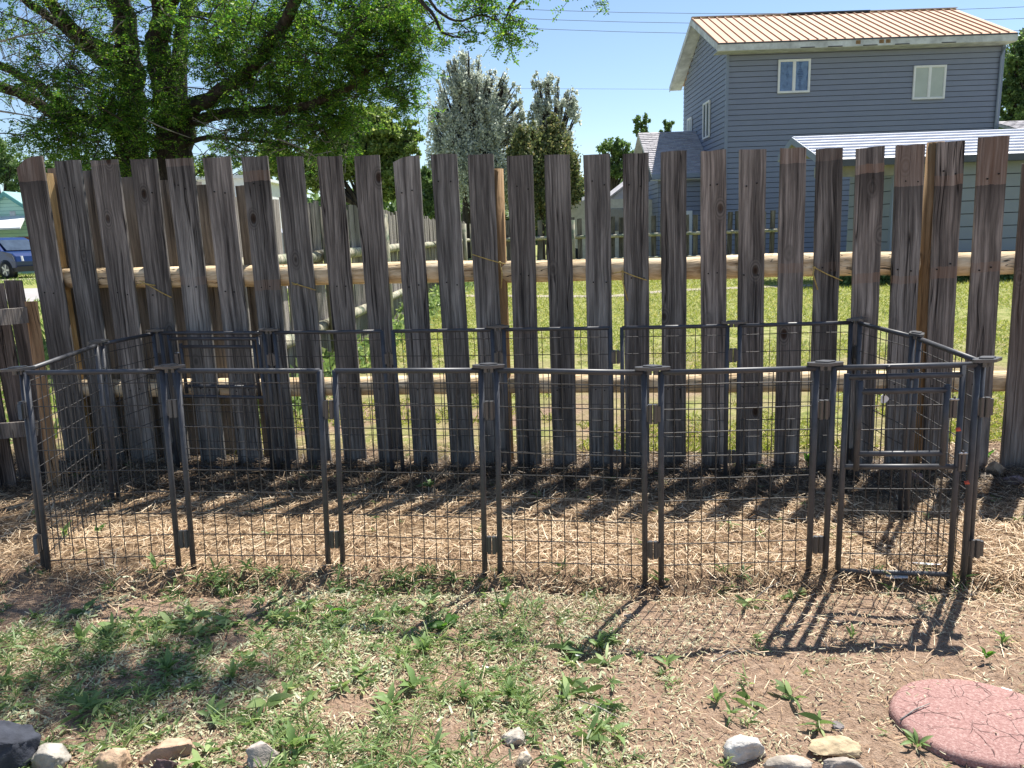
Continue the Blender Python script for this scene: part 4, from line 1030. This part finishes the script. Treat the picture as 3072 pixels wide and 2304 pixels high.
blob_tree('poplar_tree', 'tree', 'tall silvery grey green tree, the broad left one beyond the side fence', onground(1010, PY),
          [bl(1000, 190, PY, 40, 65), bl(970, 270, PY, 40, 60), bl(1040, 220, PY, 40, 60), bl(1060, 280, PY, 50, 60), bl(990, 350, PY, 60, 60), bl(1080, 200, PY, 20, 45), bl(975, 160, PY, 14, 35), bl(1115, 215, PY, 14, 40), bl(985, 148, PY, 7, 30), bl(1010, 135, PY, 7, 26), bl(1036, 150, PY, 7, 30), bl(1062, 172, PY, 7, 30), bl(1092, 178, PY, 7, 30), bl(950, 200, PY, 8, 30), bl(1110, 270, PY, 24, 40), bl(1130, 340, PY, 26, 40), bl(1130, 250, PY, 16, 40), bl(935, 240, PY, 10, 24), bl(1140, 300, PY, 20, 40), bl(940, 290, PY, 14, 22), bl(938, 380, PY, 22, 26), bl(1060, 400, PY, 70, 60), bl(955, 330, PY, 22, 34)], M_POPL, .14, 76000, .4, 'silver leaved trees', True)
blob_tree('poplar_tree', 'tree', 'slimmer silvery tree rising right behind the dark juniper', onground(1190, PY + 2),
          [bl(1158, 190, PY + 2, 8, 34), bl(1182, 185, PY + 2, 6, 26), bl(1205, 190, PY + 2, 6, 26), bl(1238, 215, PY + 2, 8, 26), bl(1248, 250, PY + 2, 8, 20), bl(1160, 220, PY + 2, 16, 40), bl(1190, 220, PY + 2, 22, 50), bl(1225, 235, PY + 2, 22, 40), bl(1160, 265, PY + 2, 32, 40), bl(1205, 290, PY + 2, 32, 36), bl(1150, 320, PY + 2, 30, 40)], M_POPL, .14, 17000, .3, 'silver leaved trees', True)
blob_tree('juniper_tree', 'tree', 'dark brownish green juniper in front of the silvery trees', onground(1170, 30),
          [bl(1190, 295, 30, 28, 36), bl(1120, 300, 30, 18, 26), bl(1145, 285, 30, 12, 22), bl(1185, 268, 30, 10, 22), bl(1210, 275, 30, 10, 22), bl(1110, 330, 30, 16, 30), bl(1225, 330, 30, 16, 34), bl(1135, 315, 30, 30, 34), bl(1180, 350, 30, 60, 50), bl(1215, 385, 30, 36, 50), bl(1150, 420, 30, 55, 50), bl(1240, 420, 30, 20, 30)], M_JUNI, .10, 55000, .2, None, True)
blob_tree('leafy_tree', 'tree', 'bright yellow green tree just right of the big tree above the side fence', onground(790, 22),
          [bl(820, 290, 22, 50, 50), bl(870, 320, 22, 36, 36), bl(896, 300, 22, 14, 20), bl(885, 270, 22, 14, 14), bl(600, 340, 22, 40, 40), bl(760, 330, 22, 60, 50), bl(840, 380, 22, 50, 50), bl(700, 350, 22, 50, 40), bl(780, 260, 22, 40, 30), bl(650, 380, 22, 40, 40)], M_BRIGHT, .09, 75000, .2)
blob_tree('leafy_tree', 'tree', 'small bushy green tree low behind the side fence left of the silvery tree', onground(925, 34),
          [bl(925, 420, 34, 24, 50), bl(915, 380, 34, 14, 30), bl(940, 450, 34, 26, 30)], M_FAR, .14, 9000, .12)
blob_tree('leafy_tree', 'tree', 'distant green tree left of the wing roof', onground(1320, 60), [bl(1315, 320, 60, 26, 20), bl(1345, 335, 60, 24, 28), bl(1320, 360, 60, 24, 26), bl(1350, 380, 60, 18, 26)], M_FAR, .17, 12000, .3, 'far trees round the house')
blob_tree('leafy_tree', 'tree', 'pointed distant tree top above the wing roof ridge', onground(1390, 62), [bl(1390, 262, 62, 16, 16), bl(1388, 280, 62, 20, 14), bl(1395, 330, 62, 18, 40)], M_FAR, .17, 6000, .3, 'far trees round the house')
blob_tree('leafy_tree', 'tree', 'small distant tree top touching the left wall of the blue grey house', onground(1440, 64), [bl(1442, 272, 64, 11, 14), bl(1438, 290, 64, 15, 14), bl(1440, 330, 64, 14, 30)], M_FAR, .17, 4500, .3, 'far trees round the house')
blob_tree('leafy_tree', 'tree', 'tall green tree behind the right end of the blue grey house', onground(2230, 42), [bl(2200, 130, 42, 40, 40), bl(2240, 110, 42, 50, 50), bl(2185, 200, 42, 34, 50), bl(2230, 200, 42, 50, 60), bl(2200, 260, 42, 40, 40), bl(2190, 340, 42, 40, 60)], M_FAR, .14, 45000, .3)
blob_tree('leafy_tree', 'tree', 'green tree above the mint green house', onground(10, 55), [bl(0, 360, 55, 50, 40), bl(50, 370, 55, 40, 36), bl(-40, 340, 55, 60, 50), bl(90, 400, 55, 30, 40), bl(60, 420, 55, 40, 40)], M_FAR, .15, 26000, .3)
blob_tree('leafy_tree', 'tree', 'blue green shrubby tree behind the second and third fence boards', onground(165, 50), [bl(150, 390, 50, 50, 50), bl(200, 420, 50, 60, 60), bl(250, 400, 50, 40, 50), bl(120, 350, 50, 24, 24), bl(170, 340, 50, 30, 22)], M_FAR, .15, 26000, .3)
blob_tree('leafy_tree', 'tree', 'bright tree behind the fourth and fifth fence boards', onground(330, 46), [bl(310, 400, 46, 50, 50), bl(380, 400, 46, 50, 46), bl(440, 360, 46, 40, 24), bl(260, 350, 46, 30, 30), bl(560, 370, 46, 60, 26)], M_BRIGHT, .14, 26000, .3)
# distant wooded skyline as one mass
n = 26000; a = rng.uniform(-70, 90, n); yv = 95 + rng.normal(0, 2, n); topz = 5.5 + 2.2 * vn(a * .12, a * 0 + 4) + 1.0 * vn(a * .5, a * 0)
P = np.stack([a, yv, rng.random(n) * topz], 1)
tag(link('distant_wood', leaves(P, rng.normal(size=(n, 3)), 1.1 * rng.uniform(.6, 1.3, n), .8, 'distant_wood', M_FAR)), 'dark band of far-off trees behind the houses', kind='stuff')
# foundation shrubs before the shed and weeds along the fences
n = 9000; P = np.stack([rng.uniform(7.2, 14, n), rng.uniform(16.2, 16.9, n), np.zeros(n)], 1); P[:, 2] = rng.random(n) * (.12 + .4 * vn(P[:, 0] * 2, P[:, 1]))
tag(link('low_shrubs', leaves(P, rng.normal(size=(n, 3)) + [0, 0, .6], .11 * rng.uniform(.6, 1.4, n), .06, 'low_shrubs', M_FAR)), 'dark green plants along the foot of the shed', kind='stuff')
n = 5000; t = rng.random(n) ** 1.2; P = np.stack([-1.95 + .8 * t + np.abs(rng.normal(0, .18, n)), 5.2 + 18 * t, np.zeros(n)], 1); P[:, 2] = rng.random(n) * (.05 + .35 * vn(P[:, 1] * 2, P[:, 0] * 0))
tag(link('fence_weeds', leaves(P, rng.normal(size=(n, 3)) + [0, 0, .8], .09 * rng.uniform(.5, 1.5, n), .045, 'fence_weeds', M_WEED)), 'leafy weeds along the foot of the side fence', kind='stuff')

# ------------------------------------------------------------------ lawn grass beyond the fence
def scatter(n, x0, x1, y0, y1): return rng.uniform(x0, x1, n), rng.uniform(y0, y1, n)
u = rng.random(150000); yg = 4.3 + 20 * u ** 1.7; xg = -1.9 + rng.random(len(u)) * (3.5 + yg * .62)
keep = (yg > fence_y(xg) + .12) & (vn(xg * .9, yg * .9) * .7 + vn2(xg * 4, yg * 4) * .3 + np.clip((yg - 6) * .05, 0, .3) > .47)
pathy = np.interp(xg, [p.x for p in pp], [p.y for p in pp]); keep &= ~((np.abs(yg - pathy - .05) < .3) & (xg > pp[0].x))
xg, yg = xg[keep], yg[keep]; n = len(xg)
P = np.stack([xg, yg, hgt(xg, yg)], 1); D = rng.normal(size=(n, 3)) * .9; D[:, 2] = np.abs(D[:, 2]) * .5 + .3
sc = 1 + (yg - 4) * .05
tag(link('lawn_grass', leaves(P, D, .05 * sc * rng.uniform(.6, 1.5, n), .007 * sc, 'lawn_grass', M_GRASS)), 'patchy yellow green lawn beyond the tall fence', kind='stuff')
n = 26000; yg = rng.uniform(5, 44, n); xg = -2.3 - rng.random(n) * (yg * .72); k = ~((yg > 20.5) & (yg < 29.3)) & ~((yg > 36.4) & (yg < 38.2)); xg, yg = xg[k], yg[k]; n = len(xg)
P = np.stack([xg, yg, np.zeros(n)], 1); D = rng.normal(size=(n, 3)) * .6; D[:, 2] = np.abs(D[:, 2]) + .5
tag(link('verge_grass', leaves(P, D, .16 * rng.uniform(.6, 1.5, n), .03, 'verge_grass', M_BRIGHT)), 'green verge grass on both sides of the street', kind='stuff')

# ------------------------------------------------------------------ straw, clippings, soil crumbs
def lay(n, fx, name, mat, label, l0, l1, w0, w1, tilt=.12, lift=.0, xr=(-3.4, 3.0), yr=(1.3, 4.9), up=.6, clump=None):
    x, y = scatter(n, *xr, *yr); keep = rng.random(n) < fx(x, y); x, y = x[keep], y[keep]; n = len(x)
    P = np.stack([x, y, hgt(x, y) + .003 + lift * rng.random(n)], 1); a = rng.uniform(0, 2 * math.pi, n)
    if clump is not None: a = a * .5 + 6 * clump(x * 2.5, y * 2.5)
    D = np.stack([np.cos(a), np.sin(a), rng.normal(0, tilt, n)], 1)
    tag(link(name, strips(P, D, rng.uniform(l0, l1, n), rng.uniform(w0, w1, n), up, name, mat, flat=True)), label, kind='stuff')
def f_straw(x, y):
    d = y - (2.765 - .075 * x)
    f = sstep(-.02, .12, d) * .95 + .12 * sstep(-.75, -.1, d)
    f = f + .30 * sstep(.2, 1.2, x) * sstep(-.8, -.2, d)
    f = f * (1 - sstep(4.6, 4.9, y + .1 * x))
    f = f + .35 * sstep(1.7, 1.9, x) * sstep(-.9, -.3, d)
    return f * np.clip(.15 + 1.2 * (vn(x * 4 + 20, y * 4) * .6 + vn2(x * 11, y * 11) * .4), 0, 1) * (1 - .72 * sstep(3.55, 3.8, y + .13 * x + .12 * (vn(x * 6, y * 6) - .5)))  # bright straw thinned where the fence shade is painted in
lay(125000, f_straw, 'straw_bed', M_STRAW, 'loose golden straw covering the soil in and around the pen', .02, .09, .0013, .0030, .16, .022, clump=vn2)
M_SHADESTRAW = leafmat('shade_toned_straw', (.06, .042, .028), (.13, .095, .065), .1, (.30, .22, .14))  # straw darkened in colour to deepen the shade under the fence
def f_shade(x, y): return sstep(3.5, 3.8, y + .13 * x) * (1 - sstep(4.25, 4.4, y + .14 * x))
lay(90000, f_shade, 'painted_shade_straw', M_SHADESTRAW, 'straw coloured dark as painted shade along the foot of the tall fence', .02, .08, .0015, .0035, .3, .03, yr=(2.9, 4.9), clump=vn)
def f_front(x, y):        # ragged straw fringe at the trench along the pen front
    d = y - (2.765 - .075 * x); return np.exp(-((d + .03) / .06) ** 2) * .9
lay(30000, f_front, 'straw_fringe', M_STRAW, 'ragged fringe of straw along the front edge of the pen', .03, .09, .0015, .003, .55, .02, yr=(2.2, 3.3), clump=vn)
def f_green(x, y):
    d = y - (2.765 - .075 * x)
    f = (1 - sstep(-.15, .05, d)) * (.16 + .9 * (1 - sstep(-.2, .9, x))) * sstep(.25, .7, vn(x * 4, y * 4 + 5) * .6 + vn2(x * 11, y * 11) * .4) * 1.4
    return np.clip(f, 0, 1)
M_WILT = leafmat('wilted_leaves', (.24, .29, .15), (.40, .45, .27), .15, (.58, .60, .42))
def f_wilt(x, y): return f_green(x, y) * (1 - sstep(-.3, .5, x)) * sstep(.4, .7, vn2(x * 6 + 3, y * 6))
lay(60000, f_wilt, 'wilted_leaves', M_WILT, 'pale wilted cut leaves strewn over the lower left', .010, .032, .003, .008, .6, .014)
lay(260000, f_green, 'dried_clippings', M_HAY, 'wilted olive green clippings lying on the soil in front of the pen', .007, .022, .0015, .0042, .35, .012)
def f_strawfront(x, y):
    d = y - (2.765 - .075 * x); return (1 - sstep(-.2, .0, d)) * .55 * (.3 + .9 * vn2(x * 3, y * 3))
lay(26000, f_strawfront, 'scattered_straw', M_STRAW, 'scattered single straws on bare soil in front of the pen', .015, .07, .0010, .0024, .12, .010)
# soil crumbs
n = 26000; x, y = scatter(n, -2.6, 2.6, 1.4, 3.1); s = .0025 + .006 * rng.random(n) ** 3
B = np.array([[1, 0, 0], [-.5, .87, 0], [-.5, -.87, 0], [0, 0, 1.1]]); R1 = rng.uniform(.6, 1.4, (n, 4, 3))
V = (B[None] * s[:, None, None] * R1 + np.stack([x, y, hgt(x, y)], 1)[:, None]).reshape(-1, 3); I = np.arange(n)[:, None] * 4
F = np.concatenate([I + [0, 1, 3], I + [1, 2, 3], I + [2, 0, 3]], 0)
tag(link('soil_crumbs', npmesh('soil_crumbs', V, F, M_CLOD)), 'crumbs of brown soil in front of the pen', kind='stuff')

# ------------------------------------------------------------------ low weeds as ground cover
CLEAR = [(G(px, py), rr) for px, py, rr in ((510, 2262, .075), (350, 2300, .05), (790, 2296, .05), (150, 2304, .06), (1545, 2235, .05), (2235, 2262, .06), (2370, 2305, .08), (2525, 2306, .07), (2500, 2245, .08))]
def clear(x, y):
    k = (np.hypot((x - 1.235) / .22, (y - 1.815) / .19) > 1.0)
    for p, rr in CLEAR: k &= np.hypot(x - p.x, y - p.y) > rr
    return k
def weeds(n, fx, name, label, l0, l1, w, nl, xr, yr, mat=M_WEED, zl=.55):
    x, y = scatter(n, *xr, *yr); k = (rng.random(n) < fx(x, y)) & clear(x, y); x, y = x[k], y[k]; n = len(x)
    x = np.repeat(x, nl); y = np.repeat(y, nl); m_ = len(x); sc_ = np.repeat(rng.uniform(.5, 1.3, n), nl)
    a = rng.uniform(0, 2 * math.pi, m_); D = np.stack([np.cos(a), np.sin(a), rng.uniform(.1, zl * 2, m_)], 1)
    P = np.stack([x + rng.normal(0, .006, m_), y + rng.normal(0, .006, m_), hgt(x, y) + rng.uniform(0, .02, m_) * sc_], 1)
    tag(link(name, strips(P, D, rng.uniform(l0, l1, m_) * sc_, w * sc_ * rng.uniform(.6, 1.4, m_), .5, name, mat, droop=.35)), label, kind='stuff')
def f_weed(x, y):
    d = y - (2.765 - .075 * x)
    f = (1 - sstep(-.30, -.1, d)) * (1 - .93 * sstep(-.25, .35, x + .25 * (y - 2)))
    patch = sstep(.50, .66, vn(x * 2.6 + 3, y * 2.6 + 8) * .6 + vn2(x * 7, y * 7) * .4 + .10 * sstep(.3, .9, -d))
    return f * patch
weeds(2300, f_weed, 'low_weeds', 'patches of small fresh green weeds at the lower left', .018, .045, .0055, 11, (-2.2, 1.6), (1.5, 2.9))
def f_w2(x, y):
    d = y - (2.765 - .075 * x)
    return .5 * (1 - sstep(-.2, -.05, d)) * sstep(.5, .75, vn2(x * 3 + 40, y * 3)) + .25 * np.exp(-((d + .08) / .1) ** 2) * (1 - sstep(-.4, .3, x)) + .10 * sstep(.1, .3, d)
weeds(1500, f_w2, 'sparse_weeds', 'sparse green seedlings scattered over straw and soil', .02, .05, .006, 7, (-3.0, 2.6), (1.5, 4.6))
def f_ros(x, y):
    d = y - (2.765 - .075 * x); return (1 - sstep(-.22, -.1, d)) * (1 - .9 * sstep(.0, .7, x)) * sstep(.35, .6, vn(x * 3.1 + 70, y * 3.1))
weeds(420, f_ros, 'leafy_rosettes', 'broad leaved rosettes among the weeds at the lower left and centre', .04, .075, .014, 8, (-2.1, 1.6), (1.5, 2.8))
def f_edge(x, y):
    d = y - (2.765 - .075 * x); return np.exp(-((d + .04) / .05) ** 2) * (np.exp(-((x + .45) / .28) ** 2) + .7 * np.exp(-((x + 1.15) / .25) ** 2) + .12)
weeds(2600, f_edge, 'edge_weeds', 'dark clump of weeds along the front edge of the pen', .03, .075, .006, 10, (-2.2, 1.8), (2.4, 3.1), M_FAR, .9)
def f_w3(x, y): return sstep(.40, .6, vn(x * 4 + 60, y * 4)) 
weeds(500, f_w3, 'grass_tufts', 'thin grass tufts at the lower left', .05, .11, .003, 14, (-2.0, .3), (1.5, 2.5), M_WEED, .9)

# ------------------------------------------------------------------ individual weeds with large leaves
def leaf_mesh(kind):
    n = 7; b = MB(); 
    for i in range(n + 1):
        t = i / n
        if kind == 0: wv_ = .16 * math.sin(math.pi * min(1, t * 1.02)) ** .8                   # lance
        elif kind == 1: wv_ = .22 * math.sin(math.pi * t ** .8) * (1 + .25 * math.sin(t * 26))   # dandelion, toothed
        else: wv_ = .30 * math.sin(math.pi * t ** .75) ** .7                                    # broad dock
        x = t; z = .38 * t - .42 * t * t
        b.v += [Vector((x, -wv_, z + wv_ * .35)), Vector((x, 0, z)), Vector((x, wv_, z + wv_ * .35))]
    for i in range(n):
        a = i * 3
        for j in (0, 1): b.f.append([a + j, a + 3 + j, a + 4 + j, a + 1 + j])
    me = bpy.data.meshes.new('leaf'); me.from_pydata([tuple(v) for v in b.v], [], b.f); me.materials.append(M_WEED if kind != 2 else M_LEAF)
    me.polygons.foreach_set('use_smooth', [True] * len(me.polygons)); return me
LM = [leaf_mesh(k) for k in range(3)]
def weed(px, py, kind, nl, size, label, el=(10, 60), az=None):
    p = G(px, py); z = float(hgt(p.x, p.y)); e = empty('weed', (p.x, p.y, z)); tag(e, label, 'weed', 'larger weeds on the ground')
    for k in range(nl):
        o = link('leaf', LM[kind], e); s = size * rnd.uniform(.5, .95); o.scale = (s, s * .75, s)
        o.rotation_euler = (rnd.uniform(-.5, .5), -R(rnd.uniform(*el)), (az + rnd.uniform(-.6, .6)) if az is not None else k * 2.4 + rnd.uniform(-.4, .4)); o.location = (rnd.uniform(-.006, .006), rnd.uniform(-.006, .006), rnd.uniform(0, .015))
WE = [(1225, 1790, 0, 2, .085, 'pair of upright lance leaves before the third pen panel', (55, 75)), (1515, 1840, 0, 11, .075, 'tall pale weed before the third pen joint', (30, 80)),
      (1340, 1880, 2, 5, .10, 'dark broad leaved weed lying in the shade of the middle post', (0, 30)), (1272, 1960, 1, 9, .08, 'toothed weed left of the middle post shadow', (30, 70)),
      (1240, 2075, 1, 8, .09, 'sprawling toothed weed at the centre of the foreground', (10, 55)), (1195, 1985, 0, 3, .09, 'tall single lance leaves above the sprawling weed', (50, 80)),
      (1800, 1945, 1, 9, .075, 'leafy weed where the double post shadow ends', (15, 60)), (1830, 2215, 1, 3, .12, 'long curled green leaf lying on bare soil', (0, 14)),
      (997, 1838, 2, 2, .10, 'bright broad leaf left of the second post shadow', (0, 15)), (507, 2020, 1, 9, .09, 'upright toothed weed in the left foreground shade', (35, 75)),
      (700, 2035, 0, 8, .075, 'narrow leaved weed right of the left shadow', (30, 70)), (240, 1930, 0, 10, .085, 'green clump at the left below the pen corner', (20, 70)),
      (1175, 2130, 1, 7, .085, 'floppy weed low in the left middle foreground', (0, 45)), (1530, 2110, 0, 12, .07, 'feathery green clump above the white stone', (20, 75)),
      (1390, 2110, 0, 9, .07, 'small bushy weed left of the feathery clump', (20, 75)), (2955, 1990, 2, 4, .045, 'little round leaved seedling above the pink stone', (25, 70)),
      (3010, 1935, 0, 12, .055, 'dark green weed near the right edge', (15, 70)), (2150, 2110, 1, 7, .055, 'small weed on bare soil left of the pink stone', (20, 65)),
      (2750, 2240, 0, 12, .05, 'dark weed growing over the left rim of the pink stone', (5, 50)), (470, 1735, 0, 5, .09, 'dark leaf spray at the foot of the second pen post', (20, 70)),
      (200, 1640, 1, 5, .10, 'grey green leaf clump inside the left pen corner', (30, 75)), (300, 1620, 2, 4, .07, 'round leaves on straw in the left of the pen', (20, 70)),
      (1290, 1480, 0, 14, .09, 'dark green feathery weed in fence shade inside the pen', (5, 50)), (2000, 1985, 1, 5, .06, 'small toothed leaves right of the double shadow', (10, 50)),
      (2555, 1925, 0, 6, .05, 'seedling standing in the gate shadow', (30, 80)), (880, 2260, 1, 7, .08, 'weed beside the pale bottom stone', (10, 60)), (640, 2150, 1, 7, .085, 'flat rosette in the lower left foreground', (0, 40)),
      (2425, 1410, 2, 4, .10, 'large leaved weed growing behind the fence by the right pen joint', (60, 85)), (2960, 1395, 2, 3, .09, 'broad leaves behind the fence at the right', (50, 85))]
for a in WE: weed(*a)

# ------------------------------------------------------------------ stones
def stone(px, py, sx_, sy_, sz_, col, label, seed, rz=0, name='stone', sink=.3, ang_=.16):
    p = G(px, py); import bmesh
    bm = bmesh.new(); bmesh.ops.create_icosphere(bm, subdivisions=4, radius=1); r = random.Random(seed)
    pl = [(Vector((r.gauss(0, 1), r.gauss(0, 1), r.gauss(0, .8))).normalized(), r.uniform(.5, .85)) for _ in range(14)]
    from mathutils import noise as mn
    for v in bm.verts:
        c = v.co.copy()
        for nn, d in pl:
            e = c.dot(nn) - d
            if e > 0: c -= nn * e
        c *= 1 + ang_ * .5 * mn.noise(v.co * 1.7 + Vector((seed, 0, 0))) + .10 * mn.noise(v.co * 4 + Vector((seed, 3, 0))) + .05 * mn.noise(v.co * 11) + .03 * mn.noise(v.co * 25)
        v.co = Vector((c.x * sx_, c.y * sy_, c.z * sz_)) * 1.4
    me = bpy.data.meshes.new(name); bm.to_mesh(me); bm.free(); me.materials.append(M_ROCK); me.polygons.foreach_set('use_smooth', [True] * len(me.polygons))
    o = link(name, me); o.location = (p.x, p.y, float(hgt(p.x, p.y)) + sz_ * .4); o.rotation_euler = (0, 0, rz); o.color = (*col, 1)
    tag(o, label, 'stone'); return o
ST = [(2235, 2262, .043, .030, .032, (.72, .68, .62), 'lumpy white quartz stone at the bottom beside the long pale stone', 1, .2),
      (2370, 2305, .055, .022, .022, (.55, .48, .40), 'long pale streaked stone at the bottom right of the white quartz', 2, .0),
      (2525, 2306, .045, .022, .022, (.50, .44, .38), 'streaked stone at the bottom, right end of the row of three', 3, -.1),
      (2500, 2245, .060, .032, .018, (.60, .47, .30), 'flat sandy yellow stone behind the row of stones', 4, -.25),
      (2516, 2180, .016, .013, .010, (.30, .27, .26), 'small round grey pebble near the pink stepping stone', 5, 0),
      (1545, 2235, .036, .024, .022, (.68, .60, .50), 'creamy white stone at the bottom centre', 6, -.2),
      (1572, 2300, .022, .018, .015, (.66, .55, .42), 'small cream stone below the creamy white one', 7, .3),
      (30, 2300, .062, .060, .085, (.060, .066, .085), 'dark blue grey boulder in the bottom left corner', 8, .3),
      (510, 2262, .066, .030, .032, (.58, .40, .28), 'flat pinkish tan stone at the lower left', 9, .1),
      (350, 2300, .040, .03, .034, (.60, .42, .28), 'rounded orange tan stone at the bottom edge, left', 10, 0),
      (490, 2318, .034, .02, .026, (.20, .13, .13), 'dark purplish stone at the bottom edge', 11, 0),
      (790, 2296, .042, .028, .034, (.52, .45, .40), 'pale pinkish angular stone at the bottom edge', 12, .4),
      (150, 2304, .050, .030, .032, (.50, .46, .40), 'pale mottled stone beside the dark boulder', 13, 0),
      (2985, 1440, .040, .03, .04, (.52, .36, .24), 'tan stone at the foot of the right fence gap', 14, 0),
      (3045, 1470, .055, .03, .028, (.30, .22, .22), 'grey pink stone at the foot of the last right board', 15, 0),
      (2735, 1462, .05, .03, .03, (.28, .18, .17), 'brownish stone at the fence foot inside the right of the pen', 16, 0),
      (2405, 1785, .014, .012, .018, (.42, .36, .16), 'small yellowish chunk at the foot of the gate post', 17, 0),
      (1880, 1848, .011, .009, .008, (.55, .48, .4), 'little pale pebble in the double post shadow', 18, 0),
      (2140, 1545, .022, .016, .012, (.50, .34, .22), 'tan stone on straw by the fence shadow edge', 19, .2)]
for a in ST: stone(*a)

# pink stepping stone
def pavermat():
    m, t, bs = newmat('pink_concrete')
    v = coord(t, (1, 1, 1), False); n = noise(t, v, 150, 6, .7); n0 = noise(t, v, 7, 3)
    c = ramp(t, n, [(.30, (.21, .105, .092)), (.5, (.31, .17, .152)), (.72, (.48, .34, .30))])
    wv_ = N(t, 'ShaderNodeVectorMath', operation='MULTIPLY_ADD'); nz = N(t, 'ShaderNodeTexNoise'); nz.inputs['Scale'].default_value = 18; t.links.new(v, nz.inputs['Vector'])
    t.links.new(nz.outputs['Color'], wv_.inputs[0]); wv_.inputs[1].default_value = (.045, .045, 0); t.links.new(v, wv_.inputs[2])
    vo = N(t, 'ShaderNodeTexVoronoi', feature='DISTANCE_TO_EDGE'); vo.inputs['Scale'].default_value = 17; t.links.new(wv_.outputs[0], vo.inputs['Vector'])
    cr = ramp(t, vo.outputs['Distance'], [(.0, g3(.9)), (.02, g3(0))])
    msk = ramp(t, n0, [(.46, g3(0)), (.58, g3(1))]); cr = math2(t, 'MULTIPLY', cr, msk)
    c = mixc(t, c, (.08, .035, .03), cr)
    t.links.new(c, bs.inputs['Base Color']); bs.inputs['Roughness'].default_value = .9
    bump(t, bs, math2(t, 'SUBTRACT', n, math2(t, 'MULTIPLY', cr, 2.0)), .8, .003); return m
pc = Vector((1.235, 1.815)); ps_ = empty('stepping_stone', (pc.x, pc.y, .0)); tag(ps_, 'round cracked pink concrete stepping stone at the lower right', 'stepping stone')
b = MB(); rings = [(1.02, -.03), (1.02, .008), (.985, .018), (.93, .021), (.6, .023), (.3, .024)]; n = 48
for rr, z in rings:
    for k in range(n):
        a = 2 * math.pi * k / n; w_ = 1 + .018 * math.sin(3 * a + 1) + .012 * math.sin(7 * a)
        b.v.append(Vector((.215 * rr * w_ * math.cos(a), .185 * rr * w_ * math.sin(a), z + .001 * math.sin(5 * a) * (z > 0))))
for i in range(len(rings) - 1):
    for k in range(n): b.f.append([i * n + k, i * n + (k + 1) % n, (i + 1) * n + (k + 1) % n, (i + 1) * n + k])
b.f.append([(len(rings) - 1) * n + k for k in range(n)]); b.build('slab', pavermat(), ps_, True)
CR = [[(2650, 2080), (2700, 2110), (2760, 2120), (2800, 2138), (2880, 2160)], [(2860, 2060), (2872, 2090), (2930, 2130), (2960, 2150)], [(2880, 2140), (2920, 2190), (2960, 2230), (3010, 2304)], [(2740, 2190), (2830, 2180), (2900, 2190), (2990, 2200)], [(2960, 2145), (3010, 2135), (3060, 2130)], [(2700, 2145), (2790, 2140), (2880, 2142)]]
for c in CR:
    P = smooth_path([G(px, py, .0225) for px, py in c], 6); b = MB(); P = [p for p in P if (Vector((p.x, p.y)) - pc).length < .18]; m_ = len(P)
    for i, p in enumerate(P):
        d = (P[min(i + 1, m_ - 1)] - P[max(0, i - 1)]); s_ = Vector((-d.y, d.x, 0)).normalized() * (.0002 + .0008 * rnd.random()) ; j = Vector((rnd.uniform(-.002, .002), rnd.uniform(-.002, .002), .0022)) - Vector((pc.x, pc.y, 0))
        b.v += [p + s_ + j, p - s_ + j]
        if i: k = 2 * i; b.f.append([k - 2, k - 1, k + 1, k])
    if m_ > 2: b.build('crack', simple('crack_dirt', (.07, .032, .026), .9), ps_)

# ------------------------------------------------------------------ litter
p = G(2725, 1690, .04); o = MB()
for k in range(8):
    t = k / 7; wv_ = .018 * math.sin(math.pi * (t * .9 + .05)); o.v += [Vector((t * .10, wv_ - .05 * t, .012 * t)), Vector((t * .10 + .004, -wv_ - .05 * t, .012 * t + .006))]
o.f = [[2 * k, 2 * k + 1, 2 * k + 3, 2 * k + 2] for k in range(7)]; q = o.build('feather', M_FLOWER); q.location = p; q.rotation_euler = (0, .05, .1); tag(q, 'white feather lying on straw inside the gate corner', 'feather')
p = G(2690, 1730, .03); o = MB(); o.quadprism([(-.03, -.012, 0), (.035, -.015, 0), (.05, .010, .003), (.0, .018, .006), (-.04, .008, .002)], (0, 0, .002)); q = o.build('plastic_scrap', M_FLOWER); q.location = p; tag(q, 'pale crumpled plastic scrap behind the gate bottom rail', 'litter')
for (px, py, lab) in ((1730, 1968, 'white stick scrap right of the middle weeds'), (1458, 2003, 'thin white splinter in the centre foreground'), (3020, 2070, 'white scrap at the right edge above the pink stone')):
    p = G(px, py, .008); o = MB(); o.quadprism([(-.014, -.002, 0), (.014, -.003, 0), (.016, .002, .001), (-.012, .003, .001)], (0, 0, .003)); q = o.build('scrap', M_FLOWER); q.location = p; q.rotation_euler = (0, .05, -.5); tag(q, lab, 'litter', 'bits of white litter')
# twigs on the soil
for k, (a, b_, lab) in enumerate([((1735, 2100), (1860, 2155), 'long dry stalk on the bare soil'), ((2270, 1790), (2340, 1745), 'pale stalk leaning near the double shadow'), ((2600, 1745), (2640, 1790), 'dark stick hooked over the gate bottom rail'), ((2700, 2160), (2790, 2110), 'dry stalk lying over the pink stone rim'), ((2140, 1985), (2230, 1945), 'straw stalk right of the double shadow')]):
    A = G(*a, .02); B_ = G(*b_, .03 if k != 2 else .015); o = MB().tube([Vector((0, 0, 0)), (B_ - A) * .5 + Vector((0, .003, .004)), B_ - A], [.0022, .002, .0012], 6).build('stalk', M_PALE if k != 2 else M_BARK, None, True); o.location = A; tag(o, lab, 'stalk', 'dry stalks on the ground')
